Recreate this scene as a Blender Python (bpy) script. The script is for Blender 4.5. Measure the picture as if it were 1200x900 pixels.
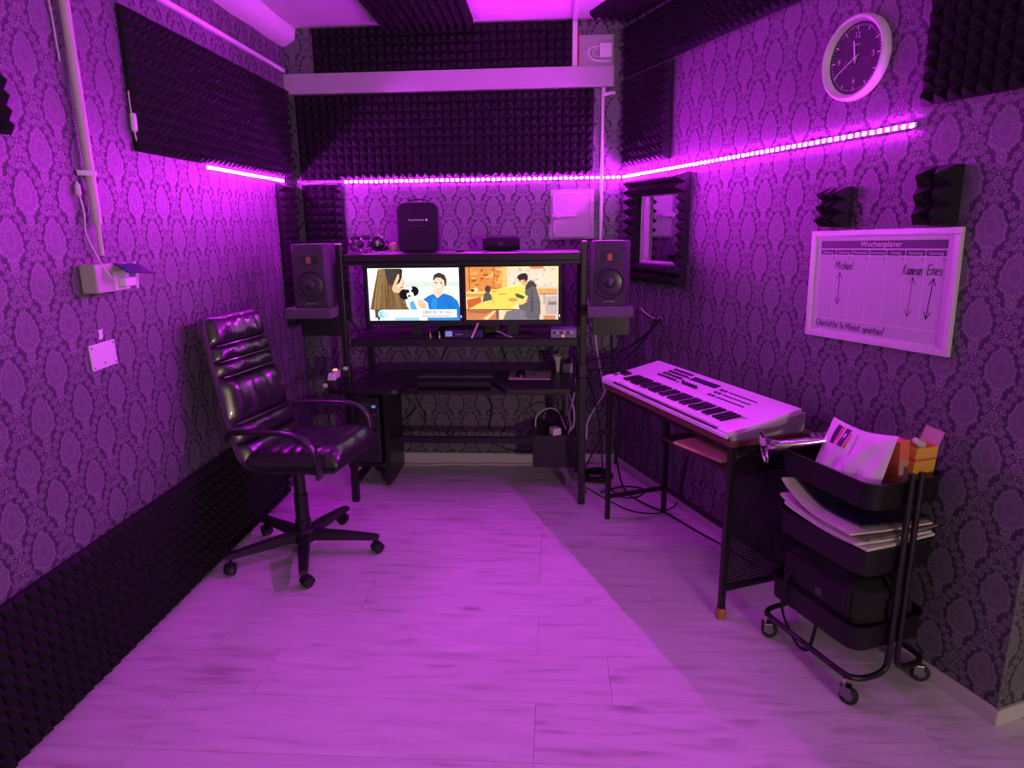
import bpy, bmesh, math, random
from math import sin, cos, pi, radians, sqrt
from mathutils import Vector, Matrix
random.seed(7)
SC = bpy.context.scene
for _o in list(bpy.data.objects): bpy.data.objects.remove(_o)
COL = SC.collection

# ------------------------------------------------------------------ camera
CAM_H = 1.62
_f, _pitch, _yaw, _roll = 775.0, radians(13.2), radians(3.6), 0.013
fw = Vector((-sin(_yaw)*cos(_pitch), cos(_yaw)*cos(_pitch), -sin(_pitch)))
rt = Vector((cos(_yaw), sin(_yaw), 0)); up = rt.cross(fw)
r2 = cos(_roll)*rt - sin(_roll)*up; u2 = sin(_roll)*rt + cos(_roll)*up
cam = bpy.data.cameras.new('camera'); camo = bpy.data.objects.new('camera', cam); COL.objects.link(camo)
cam.sensor_width = 36; cam.sensor_fit = 'HORIZONTAL'; cam.lens = _f/1200*36; cam.clip_start = 0.02
camo.matrix_world = Matrix(((r2.x, u2.x, -fw.x, 0), (r2.y, u2.y, -fw.y, 0), (r2.z, u2.z, -fw.z, CAM_H), (0, 0, 0, 1)))
SC.camera = camo

# ------------------------------------------------------------------ world, lights, exposure
W_ = bpy.data.worlds.new('world'); SC.world = W_; W_.use_nodes = True
W_.node_tree.nodes['Background'].inputs[0].default_value = (0.95, 0.82, 0.80, 1)
W_.node_tree.nodes['Background'].inputs[1].default_value = 0.10
SC.view_settings.view_transform = 'Standard'; SC.view_settings.look = 'None'
SC.view_settings.exposure = 0.0; SC.view_settings.gamma = 1.0; SC.view_settings.use_curve_mapping = False
# warm lamp of the room next door, round the corner of the right wall
_l = bpy.data.lights.new('next_room_lamp', 'POINT'); _l.energy = 400; _l.color = (1.0, 0.78, 0.60); _l.shadow_soft_size = 0.12
_lo = bpy.data.objects.new('next_room_lamp', _l); COL.objects.link(_lo); _lo.location = (2.4, -4.5, 1.5)
LED_COL = (0.64, 0.014, 0.86); LED_POW = 3350.0

# ------------------------------------------------------------------ frames
XL = -1.70; D = 4.44; CEIL = 2.855; A = radians(22.5); P0 = Vector((.445, D, 0))
TT = Vector((sin(A), -cos(A), 0)); NN = Vector((cos(A), sin(A), 0)); RZ = -radians(67.5)
def RW(s, d=0, z=0): return P0 + TT*s - NN*d + Vector((0, 0, z))
def frame(loc, rz=0): return Matrix.Translation(loc) @ Matrix.Rotation(rz, 4, 'Z')
FR = frame(P0, RZ)                        # right wall: x along the wall, -y into the room
FL = frame((XL, 0, 0), pi/2)              # left wall: x = world Y, -y into the room
FB = frame((0, D, 0), 0)                  # back wall: x = world X
I4 = Matrix.Identity(4)

# ------------------------------------------------------------------ materials
class X:
    """tiny expression wrapper over math nodes"""
    nt = None
    def __init__(s, v): s.v = v
    @staticmethod
    def m(op, *a, clamp=False):
        n = X.nt.nodes.new('ShaderNodeMath'); n.operation = op; n.use_clamp = clamp
        for i, q in enumerate(a):
            q = q.v if isinstance(q, X) else q
            if isinstance(q, (int, float)): n.inputs[i].default_value = q
            else: X.nt.links.new(q, n.inputs[i])
        return X(n.outputs[0])
    def __add__(s, o): return X.m('ADD', s, o)
    __radd__ = __add__
    def __sub__(s, o): return X.m('SUBTRACT', s, o)
    def __rsub__(s, o): return X.m('SUBTRACT', o, s)
    def __mul__(s, o): return X.m('MULTIPLY', s, o)
    __rmul__ = __mul__
    def __truediv__(s, o): return X.m('DIVIDE', s, o)
def xabs(a): return X.m('ABSOLUTE', a)
def xfr(a): return X.m('FRACT', a)
def xmax(*a):
    r = a[0]
    for b in a[1:]: r = X.m('MAXIMUM', r, b)
    return r
def xmin(a, b): return X.m('MINIMUM', a, b)
def xsin(a): return X.m('SINE', a)
def xcos(a): return X.m('COSINE', a)
def xlen(a, b): return X.m('SQRT', a*a + b*b)
def step(a, soft):                       # 0..1 as a passes from -soft to +soft
    return X.m('ADD', a*(0.5/soft), 0.5, clamp=True)

MATS = {}
def mat(name, col, rough=.5, metal=0., noise=0., nscale=30., bump=0., spec=.5, emit=None, estr=0., aniso=None, coat=0.):
    if name in MATS: return MATS[name]
    m = bpy.data.materials.new(name); m.use_nodes = True; nt = m.node_tree
    b = nt.nodes['Principled BSDF']
    b.inputs['Base Color'].default_value = (*col, 1); b.inputs['Roughness'].default_value = rough
    b.inputs['Metallic'].default_value = metal; b.inputs['Specular IOR Level'].default_value = spec
    b.inputs['Coat Weight'].default_value = coat
    if emit: b.inputs['Emission Color'].default_value = (*emit, 1); b.inputs['Emission Strength'].default_value = estr
    if noise or bump:
        tc = nt.nodes.new('ShaderNodeTexCoord'); nz = nt.nodes.new('ShaderNodeTexNoise')
        nz.inputs['Scale'].default_value = nscale; nz.inputs['Detail'].default_value = 4
        if aniso:
            mp = nt.nodes.new('ShaderNodeMapping'); mp.inputs['Scale'].default_value = aniso
            nt.links.new(tc.outputs['Object'], mp.inputs[0]); nt.links.new(mp.outputs[0], nz.inputs[0])
        else: nt.links.new(tc.outputs['Object'], nz.inputs[0])
        if noise:
            mx = nt.nodes.new('ShaderNodeMix'); mx.data_type = 'RGBA'
            mx.inputs[6].default_value = (*[c*(1-noise) for c in col], 1); mx.inputs[7].default_value = (*[min(1, c*(1+noise)) for c in col], 1)
            nt.links.new(nz.outputs[0], mx.inputs[0]); nt.links.new(mx.outputs[2], b.inputs['Base Color'])
        if bump:
            bp = nt.nodes.new('ShaderNodeBump'); bp.inputs['Strength'].default_value = bump; bp.inputs['Distance'].default_value = .004
            nt.links.new(nz.outputs[0], bp.inputs['Height']); nt.links.new(bp.outputs[0], b.inputs['Normal'])
    MATS[name] = m; return m

def wallpaper_mat():
    m = bpy.data.materials.new('damask_wallpaper'); m.use_nodes = True; nt = m.node_tree; X.nt = nt
    b = nt.nodes['Principled BSDF']
    tc = nt.nodes.new('ShaderNodeTexCoord')
    nz = nt.nodes.new('ShaderNodeTexNoise'); nz.inputs['Scale'].default_value = 70; nz.inputs['Detail'].default_value = 3
    nt.links.new(tc.outputs['Object'], nz.inputs[0])
    sp = nt.nodes.new('ShaderNodeSeparateXYZ'); nt.links.new(tc.outputs['Object'], sp.inputs[0])
    wob = (X(nz.outputs[0]) - .5)*.014
    x = X(sp.outputs[0]) + wob; z = X(sp.outputs[2]) + wob
    w, h = .193, .290
    masks, lines = [], []
    for ou, ov in ((0, 0), (.5, .5)):
        px = xabs((xfr(x*(1/w) + ou) - .5)*w)
        fz = xfr(z*(1/h) + ov); pz = (fz - .5)*h
        pz2 = (xfr(fz + .5) - .5)*h
        # leaf medallion, egg shaped with serrated rim
        bb = (pz - .012)*(1/.074); aa = px*(1/.052)/(1.0 - .30*bb)
        r = xlen(aa, bb); th = X.m('ARCTAN2', aa, bb)
        ser = xabs(xsin(th*9.5)); ser2 = xabs(xsin(th*4.75 + .6))
        R = .80 + .11*ser + .09*ser2
        masks.append(step(R - r, .06))
        lines.append(step(.05 - xabs(r - R + .08), .05)*.75)                   # rim line
        lines.append(step(.22 - ser, .18)*step(r - .38, .1)*step(.92 - r, .1)*.6)      # petal veins
        lines.append(step(.05 - xabs(r - .34 - .08*ser2), .06)*.45)            # inner leaf
        # heart under the medallion
        r3 = xlen(px*(1/.017), (pz + .071)*(1/.020))
        masks.append(step(1.10 - r3, .1)*.9); lines.append(step(.16 - xabs(r3 - .85), .1)*.8)
        lines.append(step(.36 - r3, .1)*.8)
        # slender ornament between medallions of the next row
        wd = .0105 + .0085*xcos(pz2*(2*pi/.056)) + .0035*xcos(pz2*(2*pi/.014))
        win = step(.060 - xabs(pz2), .006)
        masks.append(step(wd - px, .002)*win)
        lines.append(step(.0022 - xabs(px - wd + .003), .0012)*win)
        # ogee leaf scrolls
        c = .026 + .060*(.5 + .5*xcos(pz*(2*pi/h)))
        hw = .0055 + .0055*xsin(pz*(2*pi/.026) + 1.0) + .002*xsin(pz*(2*pi/.009))
        q = xabs(px - c); win2 = step(xabs(pz) - .035, .012)
        masks.append(step(hw - q, .0018)*win2)
        lines.append(step(.0016 - xabs(q - hw + .0015), .001)*win2*.9)
        # crown leaves over the tip
        r4 = xlen((px - .020)*(1/.018), (xabs(pz) - .118)*(1/.013)); th4 = X.m('ARCTAN2', px - .020, xabs(pz) - .118)
        masks.append(step(.70 + .25*xsin(th4*5) - r4, .1)*.85)
    mk = xmax(*masks); ln = xmin(xmax(*lines), mk)
    n2 = nt.nodes.new('ShaderNodeTexNoise'); n2.inputs['Scale'].default_value = 260; n2.inputs['Detail'].default_value = 2
    nt.links.new(tc.outputs['Object'], n2.inputs[0])
    n3 = nt.nodes.new('ShaderNodeTexNoise'); n3.inputs['Scale'].default_value = 1.4; nt.links.new(tc.outputs['Object'], n3.inputs[0])
    val = mk*.52 + ln*.48 + (X(n2.outputs[0]) - .5)*.5
    rp = nt.nodes.new('ShaderNodeValToRGB'); nt.links.new(val.v, rp.inputs[0])
    rp.color_ramp.elements[0].position = 0.; rp.color_ramp.elements[0].color = (.037, .032, .046, 1)
    rp.color_ramp.elements[1].position = 1.; rp.color_ramp.elements[1].color = (.25, .235, .26, 1)
    e = rp.color_ramp.elements.new(.5); e.color = (.122, .114, .133, 1)
    nt.links.new(rp.outputs[0], b.inputs['Base Color'])
    rr = .62 - .17*mk; nt.links.new(rr.v, b.inputs['Roughness'])
    bp = nt.nodes.new('ShaderNodeBump'); bp.inputs['Strength'].default_value = .25; bp.inputs['Distance'].default_value = .002
    nt.links.new(val.v, bp.inputs['Height']); nt.links.new(bp.outputs[0], b.inputs['Normal'])
    return m

def plank_mat():
    m = bpy.data.materials.new('grey_oak_laminate'); m.use_nodes = True; nt = m.node_tree; X.nt = nt
    b = nt.nodes['Principled BSDF']
    tc = nt.nodes.new('ShaderNodeTexCoord'); oi = nt.nodes.new('ShaderNodeObjectInfo')
    mp = nt.nodes.new('ShaderNodeMapping'); mp.inputs['Scale'].default_value = (1.6, 11, 1)
    ad = nt.nodes.new('ShaderNodeVectorMath'); ad.operation = 'ADD'
    cmb = nt.nodes.new('ShaderNodeCombineXYZ')
    k = X(oi.outputs['Random'])*37.
    nt.links.new(k.v, cmb.inputs[0]); nt.links.new(k.v, cmb.inputs[1])
    nt.links.new(tc.outputs['Object'], ad.inputs[0]); nt.links.new(cmb.outputs[0], ad.inputs[1]); nt.links.new(ad.outputs[0], mp.inputs[0])
    nz = nt.nodes.new('ShaderNodeTexNoise'); nz.inputs['Scale'].default_value = 2.2; nz.inputs['Detail'].default_value = 6; nz.inputs['Distortion'].default_value = .6
    nt.links.new(mp.outputs[0], nz.inputs[0])
    mp2 = nt.nodes.new('ShaderNodeMapping'); mp2.inputs['Scale'].default_value = (2.2, 6, 1); nt.links.new(ad.outputs[0], mp2.inputs[0])
    vo = nt.nodes.new('ShaderNodeTexVoronoi'); vo.inputs['Scale'].default_value = 1.1; nt.links.new(mp2.outputs[0], vo.inputs[0])
    knot = step(.10 - X(vo.outputs['Distance']), .10)
    val = X(nz.outputs[0]) + (X(oi.outputs['Random']) - .5)*.16 - knot*.28
    rp = nt.nodes.new('ShaderNodeValToRGB'); nt.links.new(val.v, rp.inputs[0])
    rp.color_ramp.elements[0].position = .15; rp.color_ramp.elements[0].color = (.42, .39, .375, 1)
    rp.color_ramp.elements[1].position = .72; rp.color_ramp.elements[1].color = (.80, .775, .76, 1)
    e = rp.color_ramp.elements.new(.42); e.color = (.70, .675, .655, 1)
    nt.links.new(rp.outputs[0], b.inputs['Base Color']); b.inputs['Roughness'].default_value = .55
    bp = nt.nodes.new('ShaderNodeBump'); bp.inputs['Strength'].default_value = .12; bp.inputs['Distance'].default_value = .002
    nt.links.new(nz.outputs[0], bp.inputs['Height']); nt.links.new(bp.outputs[0], b.inputs['Normal'])
    return m

def screen_mat():
    m = bpy.data.materials.new('lit_screen'); m.use_nodes = True; nt = m.node_tree; nt.nodes.clear()
    at = nt.nodes.new('ShaderNodeAttribute'); at.attribute_name = 'Col'
    em = nt.nodes.new('ShaderNodeEmission'); em.inputs[1].default_value = 1.28
    nz = nt.nodes.new('ShaderNodeTexNoise'); nz.inputs['Scale'].default_value = 90; tc = nt.nodes.new('ShaderNodeTexCoord')
    nt.links.new(tc.outputs['Object'], nz.inputs[0])
    mx = nt.nodes.new('ShaderNodeMix'); mx.data_type = 'RGBA'; mx.blend_type = 'SOFT_LIGHT'; mx.inputs[0].default_value = .55
    nt.links.new(at.outputs[0], mx.inputs[6]); nt.links.new(nz.outputs[0], mx.inputs[7])
    out = nt.nodes.new('ShaderNodeOutputMaterial'); nt.links.new(mx.outputs[2], em.inputs[0]); nt.links.new(em.outputs[0], out.inputs[0])
    return m
def print_mat():
    m = bpy.data.materials.new('flat_print'); m.use_nodes = True; nt = m.node_tree
    at = nt.nodes.new('ShaderNodeAttribute'); at.attribute_name = 'Col'
    b = nt.nodes['Principled BSDF']; nt.links.new(at.outputs[0], b.inputs['Base Color']); b.inputs['Roughness'].default_value = .35
    return m
WALLPAPER = wallpaper_mat(); PLANK = plank_mat(); SCREEN = screen_mat(); PRINT = print_mat()
FOAM = mat('charcoal_foam', (.020, .017, .022), .95, noise=.3, nscale=60, spec=.15)
PLASTER = mat('white_plaster', (.84, .82, .83), .75, noise=.08, nscale=6, bump=.2)
WHITE = mat('white_paint', (.43, .41, .42), .45, noise=.04, nscale=9)
WPLAST = mat('white_plastic', (.78, .77, .77), .35)
GPLAST = mat('grey_plastic', (.55, .52, .50), .4)
BLACK = mat('black_lacquer', (.012, .011, .013), .38, noise=.2, nscale=20)
BLACKM = mat('black_metal', (.010, .009, .011), .36, noise=.15, nscale=40)
BLACKP = mat('black_plastic', (.018, .017, .020), .45)
DARKG = mat('dark_grey_plastic', (.05, .046, .055), .42)
RUBBER = mat('black_rubber', (.015, .015, .016), .7)
CABLE = mat('black_cable', (.010, .010, .011), .5)
WCABLE = mat('white_cable', (.62, .60, .60), .4)
CHROME = mat('chrome', (.75, .74, .76), .18, 1.)
STEEL = mat('brushed_steel', (.42, .41, .43), .35, 1.)
LEATHER = mat('black_leather', (.018, .016, .018), .30, noise=.3, nscale=90, bump=.10, spec=.9, coat=.35)
FABRIC = mat('black_fabric', (.016, .014, .020), .85, noise=.35, nscale=240, bump=.35, spec=.3)

# ------------------------------------------------------------------ object helpers
MW = {}
def link(o):
    COL.objects.link(o); return o
def thing(name, label, cat, M=I4, group=None):
    o = link(bpy.data.objects.new(name, None)); o.matrix_world = M; o.empty_display_size = .05
    MW[o] = M.copy(); o['label'] = label; o['category'] = cat
    if group: o['group'] = group
    return o
def obj(name, bm, m, parent=None, M=I4, world=False, smooth=False, ang=35):
    """bm is in the parent's frame (or in the world if world=True); top-level objects get matrix M"""
    if world: bm.transform((MW[parent] if parent else M).inverted())
    me = bpy.data.meshes.new(name)
    bmesh.ops.recalc_face_normals(bm, faces=bm.faces)
    if smooth:
        a = radians(ang)
        for f in bm.faces: f.smooth = True
        for e in bm.edges:
            if len(e.link_faces) == 2 and e.calc_face_angle(0) > a: e.smooth = False
    bm.to_mesh(me); bm.free()
    for q in (m if isinstance(m, (list, tuple)) else [m]): me.materials.append(q)
    o = link(bpy.data.objects.new(name, me))
    if parent: o.parent = parent; MW[o] = MW[parent].copy()
    else: o.matrix_world = M; MW[o] = M.copy()
    return o
def solo(name, label, cat, bm, m, M=I4, group=None, **k):
    o = obj(name, bm, m, None, M, **k); o['label'] = label; o['category'] = cat
    if group: o['group'] = group
    return o
def struct(name, bm, m, M=I4, **k):
    o = obj(name, bm, m, None, M, **k); o['kind'] = 'structure'; return o
def copy_tree(o, M=None, parent=None, label=None):
    c = o.copy(); COL.objects.link(c)
    if parent: c.parent = parent
    else:
        c.matrix_world = M
        if label: c['label'] = label
    for ch in [q for q in bpy.data.objects if q.parent == o]: copy_tree(ch, parent=c)
    return c
NB = bmesh.new
def box(bm, x0, x1, y0, y1, z0, z1, bev=0., M=None, seg=2):
    r = bmesh.ops.create_cube(bm, size=1); vs = r['verts']
    for v in vs: v.co = Vector(((x0+x1)/2 + v.co.x*(x1-x0), (y0+y1)/2 + v.co.y*(y1-y0), (z0+z1)/2 + v.co.z*(z1-z0)))
    if bev > 0:
        es = list({e for v in vs for e in v.link_edges})
        r = bmesh.ops.bevel(bm, geom=es, offset=bev, segments=seg, affect='EDGES', profile=.5)
        vs = [v for v in {v for f in r['faces'] for v in f.verts}] + [v for v in vs if v.is_valid]
        vs = list({v for v in vs if v.is_valid})
    if M is not None: bmesh.ops.transform(bm, matrix=M, verts=vs)
    return bm
def bx(*a, **k): return box(NB(), *a, **k)
def ringframe(d):
    d = d.normalized(); a = Vector((0, 0, 1)) if abs(d.z) < .9 else Vector((1, 0, 0))
    u = d.cross(a).normalized(); return u, d.cross(u).normalized()
def smooth_path(pts, n=6):
    P = [Vector(p) for p in pts]
    if len(P) < 3: return P
    out = []
    for i in range(len(P)-1):
        p0 = P[max(i-1, 0)]; p1 = P[i]; p2 = P[i+1]; p3 = P[min(i+2, len(P)-1)]
        for j in range(n):
            t = j/n; t2 = t*t; t3 = t2*t
            out.append(.5*((2*p1) + (p2-p0)*t + (2*p0-5*p1+4*p2-p3)*t2 + (3*p1-p0-3*p2+p3)*t3))
    out.append(P[-1]); return out
def tube(bm, pts, r, n=8, sm=True, cap=True, flat=None, k=6, closed=False):
    P = smooth_path(pts, k) if sm else [Vector(p) for p in pts]
    rings = []; u = None
    for i, p in enumerate(P):
        d = (P[min(i+1, len(P)-1)] - P[max(i-1, 0)])
        if d.length < 1e-9: d = Vector((0, 0, 1))
        d.normalize()
        if u is None: u, v = ringframe(d)
        else:
            u = (u - d*u.dot(d))
            if u.length < 1e-6: u, v = ringframe(d)
            u.normalize(); v = d.cross(u)
        rr = r(i/(len(P)-1)) if callable(r) else r
        if flat:                                     # flattened section: half sizes along given axis and across
            ax, ra, rb = flat; a1 = (ax - d*ax.dot(d)).normalized(); b1 = d.cross(a1)
            rings.append([bm.verts.new(p + a1*cos(2*pi*j/n)*ra + b1*sin(2*pi*j/n)*rb) for j in range(n)])
        else: rings.append([bm.verts.new(p + u*cos(2*pi*j/n)*rr + v*sin(2*pi*j/n)*rr) for j in range(n)])
    for a, b in zip(rings, rings[1:]):
        for j in range(n): bm.faces.new((a[j], a[(j+1) % n], b[(j+1) % n], b[j]))
    if cap: bm.faces.new(rings[0][::-1]); bm.faces.new(rings[-1])
    return bm
def cyl(bm, p, q, r, r1=None, n=16): 
    r1 = r if r1 is None else r1
    return tube(bm, [p, q], lambda t: r + (r1-r)*t, n=n, sm=False)
def lathe(bm, prof, M=I4, n=24, close=False):
    rings = []
    for r, z in prof: rings.append([bm.verts.new(M @ Vector((r*cos(2*pi*j/n), r*sin(2*pi*j/n), z))) for j in range(n)] if r > 1e-6 else [bm.verts.new(M @ Vector((0, 0, z)))])
    for a, b in zip(rings, rings[1:]):
        for j in range(n):
            k = (j+1) % n
            if len(a) == 1 and len(b) == 1: continue
            if len(a) == 1: bm.faces.new((a[0], b[k], b[j]))
            elif len(b) == 1: bm.faces.new((a[j], a[k], b[0]))
            else: bm.faces.new((a[j], a[k], b[k], b[j]))
    return bm
def prism(bm, poly, z0, z1, M=I4):
    """polygon in xy extruded along z"""
    a = [bm.verts.new(M @ Vector((x, y, z0))) for x, y in poly]; b = [bm.verts.new(M @ Vector((x, y, z1))) for x, y in poly]
    n = len(poly)
    for i in range(n): bm.faces.new((a[i], a[(i+1) % n], b[(i+1) % n], b[i]))
    bm.faces.new(a[::-1]); bm.faces.new(b); return bm
MXZ = Matrix(((1, 0, 0, 0), (0, 0, -1, 0), (0, 1, 0, 0), (0, 0, 0, 1)))   # polygon xy -> xz, extrusion along -y
def rrect(x0, x1, y0, y1, r, n=4):
    out = []
    for cx, cy, a0 in ((x1-r, y1-r, 0), (x0+r, y1-r, 90), (x0+r, y0+r, 180), (x1-r, y0+r, 270)):
        for i in range(n+1):
            a = radians(a0 + 90*i/n); out.append((cx + r*cos(a), cy + r*sin(a)))
    return out
def text_bm(s, size, M=I4, align='CENTER', shear=0., space=1.):
    cu = bpy.data.curves.new('t', 'FONT'); cu.body = s; cu.size = size; cu.align_x = align; cu.align_y = 'CENTER'; cu.resolution_u = 3
    cu.shear = shear; cu.space_character = space
    o = bpy.data.objects.new('t', cu); COL.objects.link(o)
    me = bpy.data.meshes.new_from_object(o.evaluated_get(bpy.context.evaluated_depsgraph_get()))
    bm = NB(); bm.from_mesh(me); bm.transform(M)
    bpy.data.objects.remove(o); bpy.data.curves.remove(cu); bpy.data.meshes.remove(me); return bm
def up_text(s, size, x, y, z, **k):            # text standing in the xz plane, facing -y
    return text_bm(s, size, Matrix.Translation((x, y, z)) @ Matrix.Rotation(pi/2, 4, 'X'), **k)

# ------------------------------------------------------------------ foam
def foam_bm(w, h, pitch=.05, base=.018, peak=.055, x0=0., z0=0.):
    """pyramid foam on plane y=0, growing towards -y; x 0..w, z 0..h"""
    bm = NB(); nx = max(1, round(w/pitch)); nz = max(1, round(h/pitch)); dx = w/nx; dz = h/nz
    V = [[bm.verts.new((x0+i*dx, -base, z0+j*dz)) for j in range(nz+1)] for i in range(nx+1)]
    for i in range(nx):
        for j in range(nz):
            c = bm.verts.new((x0+(i+.5)*dx + random.uniform(-.002, .002), -peak, z0+(j+.5)*dz + random.uniform(-.002, .002)))
            q = (V[i][j], V[i+1][j], V[i+1][j+1], V[i][j+1])
            for a in range(4): bm.faces.new((q[a], q[(a+1) % 4], c))
    B = [bm.verts.new(p) for p in ((x0, 0, z0), (x0+w, 0, z0), (x0+w, 0, z0+h), (x0, 0, z0+h))]
    bm.faces.new(B)
    bm.faces.new([V[i][0] for i in range(nx+1)] + [B[1], B[0]]); bm.faces.new([V[i][nz] for i in range(nx, -1, -1)] + [B[3], B[2]])
    bm.faces.new([V[0][j] for j in range(nz, -1, -1)] + [B[0], B[3]]); bm.faces.new([V[nx][j] for j in range(nz+1)] + [B[2], B[1]])
    return bm
def foam(label, F, x0, x1, z0, z1, pitch=.05, base=.018, peak=.055, extra=None, group=None):
    return solo('acoustic_foam_panel', label, 'acoustic foam', foam_bm(x1-x0, z1-z0, pitch, base, peak), FOAM,
                F @ Matrix.Translation((x0, -.001, z0)) @ (extra or I4), group)

# ================================================================== THE ROOM
YB = -1.3                                                # how far the room goes on behind the photograph's viewpoint
def wall_x(y): return P0.x + (D-y)*math.tan(A)           # right wall at depth y
floor = struct('floor', prism(NB(), [(XL-.1, YB), (3.2, YB), (3.2, 2.5), (wall_x(2.5)+.12, 2.5), (.58, D+.1), (XL-.1, D+.1)], -.06, -.009), mat('subfloor', (.20, .18, .18), .9))
edges = [D-.001]; y = 3.08 + .269*5
while y > YB:
    if y < D-.02: edges.append(y)
    y -= .269
edges.append(YB)
for ya, yb in zip(edges, edges[1:]):
    ym = (ya+yb)/2
    xe = min(3.2, (wall_x(yb)+.03) if yb > 1.95 else 3.2)
    x = XL + .002; first = True
    while x < xe - .02:
        L = 1.29 if not first else random.choice((.35, .62, .86, 1.1))
        first = False; x2 = min(x+L, xe)
        g = .0006
        p = obj('plank', bx(-(x2-x)/2+g, (x2-x)/2-g, -(ya-yb)/2+g, (ya-yb)/2-g, -.009, 0, bev=.0008, seg=1), PLANK, floor)
        p.location = ((x+x2)/2, ym, 0); x = x2
struct('ceiling', prism(NB(), [(XL-.1, YB), (3.2, YB), (3.2, 2.2), (.58, D+.1), (XL-.1, D+.1)], CEIL, CEIL+.1), PLASTER)
struct('wall_back', bx(XL-.12, .56, 0, .12, -.06, CEIL+.1), WALLPAPER, FB)
struct('wall_left', bx(YB, D, 0, .12, -.06, CEIL+.1), WALLPAPER, FL)
HS0, HS1, HZ0, HZ1 = .25, .70, 1.41, 1.81                # window opening in the right wall
bm = NB()
box(bm, -.02, HS0, 0, .12, -.06, CEIL+.1); box(bm, HS1, 2.669, 0, .12, -.06, CEIL+.1)
box(bm, HS0, HS1, 0, .12, -.06, HZ0); box(bm, HS0, HS1, 0, .12, HZ1, CEIL+.1)
struct('wall_right', bm, WALLPAPER, FR)
FE = frame(RW(2.67), A)
struct('wall_return', bx(.0008, 1.3, 0, .12, -.06, CEIL+.1), WALLPAPER, FE)
BASEB = mat('baseboard_paint', (.60, .57, .57), .5)
struct('baseboard_back', bx(XL+.001, .43, -.014, -.0005, 0, .075, bev=.003), BASEB, FB)
struct('baseboard_right', bx(.03, 2.684, -.014, -.0005, 0, .06, bev=.003), BASEB, FR)
struct('baseboard_return', bx(-.014, 1.3, -.014, -.0005, 0, .06, bev=.003), BASEB, FE)
# boxed-in white cable duct across the back wall, duct along the left wall, plaster edge of the ceiling
struct('trim_1', bx(XL+.002, .375, -.042, -.0005, 2.465, 2.585, bev=.004), WHITE, FB)
struct('trim_2', bx(1.2, D-.045, -.022, -.0005, 2.592, 2.614, bev=.003), WPLAST, FL)
bm = NB(); N = 26
rr = [[bm.verts.new((YB + (D-.002-YB)*i/N, y + random.uniform(-.004, .004), z + random.uniform(-.005, .005))) for y, z in ((-.0005, CEIL-.001), (-.0005, 2.748), (-.028, 2.752), (-.058, 2.768), (-.082, 2.788), (-.095, CEIL-.001))] for i in range(N+1)]
for a, b in zip(rr, rr[1:]):
    for j in range(6): bm.faces.new((a[j], a[(j+1) % 6], b[(j+1) % 6], b[j]))
bm.faces.new(rr[0]); bm.faces.new(rr[-1][::-1])
struct('trim_3', bm, PLASTER, FL, smooth=True, ang=50)
bm = NB(); box(bm, .118, .148, 2.2, D-.03, CEIL-.022, CEIL-.0005, bev=.003); box(bm, .118, .148, D-.03, D-.0005, 2.587, CEIL-.0005, bev=.003)
struct('trim_4', bm, WPLAST)
struct('trim_5', tube(NB(), [(.31, D-.011, 1.30), (.31, D-.011, 2.38), (.318, D-.013, 2.415), (.35, D-.014, 2.43), (.385, D-.012, 2.43)], .0105, n=12, k=4), WPLAST, smooth=True)
# studio window in the right wall
bm = NB()
for a in ((HS0, HS0+.012, HZ0, HZ1), (HS1-.012, HS1, HZ0, HZ1), (HS0+.012, HS1-.012, HZ0, HZ0+.012), (HS0+.012, HS1-.012, HZ1-.012, HZ1)): box(bm, a[0]+.0005, a[1]-.0005, -.004, .118, a[2]+.0005, a[3]-.0005)
win = struct('window_1', bm, WHITE, FR)
obj('pane', bx(HS0+.0125, HS1-.0125, .022, .028, HZ0+.0125, HZ1-.0125), mat('studio_glass', (.50, .47, .55), .05, 1.), win)
bm = NB(); box(bm, HS0+.0125, HS0+.075, .006, .0215, HZ0+.0125, HZ1-.0125, bev=.003); obj('window_frame', bm, WHITE, win)

# ================================================================== LED STRIPS (the room's purple light)
LEDM = bpy.data.materials.new('lit_led'); LEDM.use_nodes = True
_b = LEDM.node_tree.nodes['Principled BSDF']; _b.inputs['Base Color'].default_value = (.8, .8, .8, 1)
_b.inputs['Emission Color'].default_value = (*LED_COL, 1); _b.inputs['Emission Strength'].default_value = LED_POW
TAPE = mat('white_led_tape', (.78, .72, .78), .4)
def led_strip(label, pts, pitch=.0333):
    """pts: list of (x, z) in a wall frame, y = -depth"""
    F, P = pts
    t = thing('led_strip', label, 'light strip', F @ Matrix.Translation(P[0]), 'purple led strips along the walls')
    o0 = Vector(P[0]); Q = [Vector(p) - o0 for p in P]
    bm = NB(); tube(bm, Q, 0, sm=False, n=4, flat=(Vector((0, 0, 1)), .0085, .0022))
    obj('tape', bm, TAPE, t)
    seg = [(a, b) for a, b in zip(Q, Q[1:])]; me = None; d = pitch*.5
    for a, b in seg:
        L = (b-a).length; dr = (b-a)/L; ang = math.atan2(dr.z, dr.x); ry = math.atan2(dr.y, dr.x)
        while d < L:
            if me is None:
                l = obj('led', bx(-.0055, .0055, -.0027, -.0021, -.0050, .0050), LEDM, t); me = l.data
            else:
                l = link(bpy.data.objects.new('led', me)); l.parent = t
            l.location = a + dr*d; l.rotation_euler = (0, -ang, ry); d += pitch
        d -= L
    return t
LZ = 1.932
led_strip('short glowing purple led strip under the foam on the wall behind the office chair', (FL, [(3.30, -.004, LZ+.002), (4.28, -.004, LZ)]))
led_strip('glowing purple led strip over the desk, between backpack and foam panel', (FB, [(-1.365, -.004, LZ), (.10, -.004, LZ), (.432, -.008, LZ)]))
led_strip('long glowing purple led strip rising towards the wall clock side', (FR, [(.008, -.006, LZ+.001), (2.108, -.006, 1.951)]))
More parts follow.
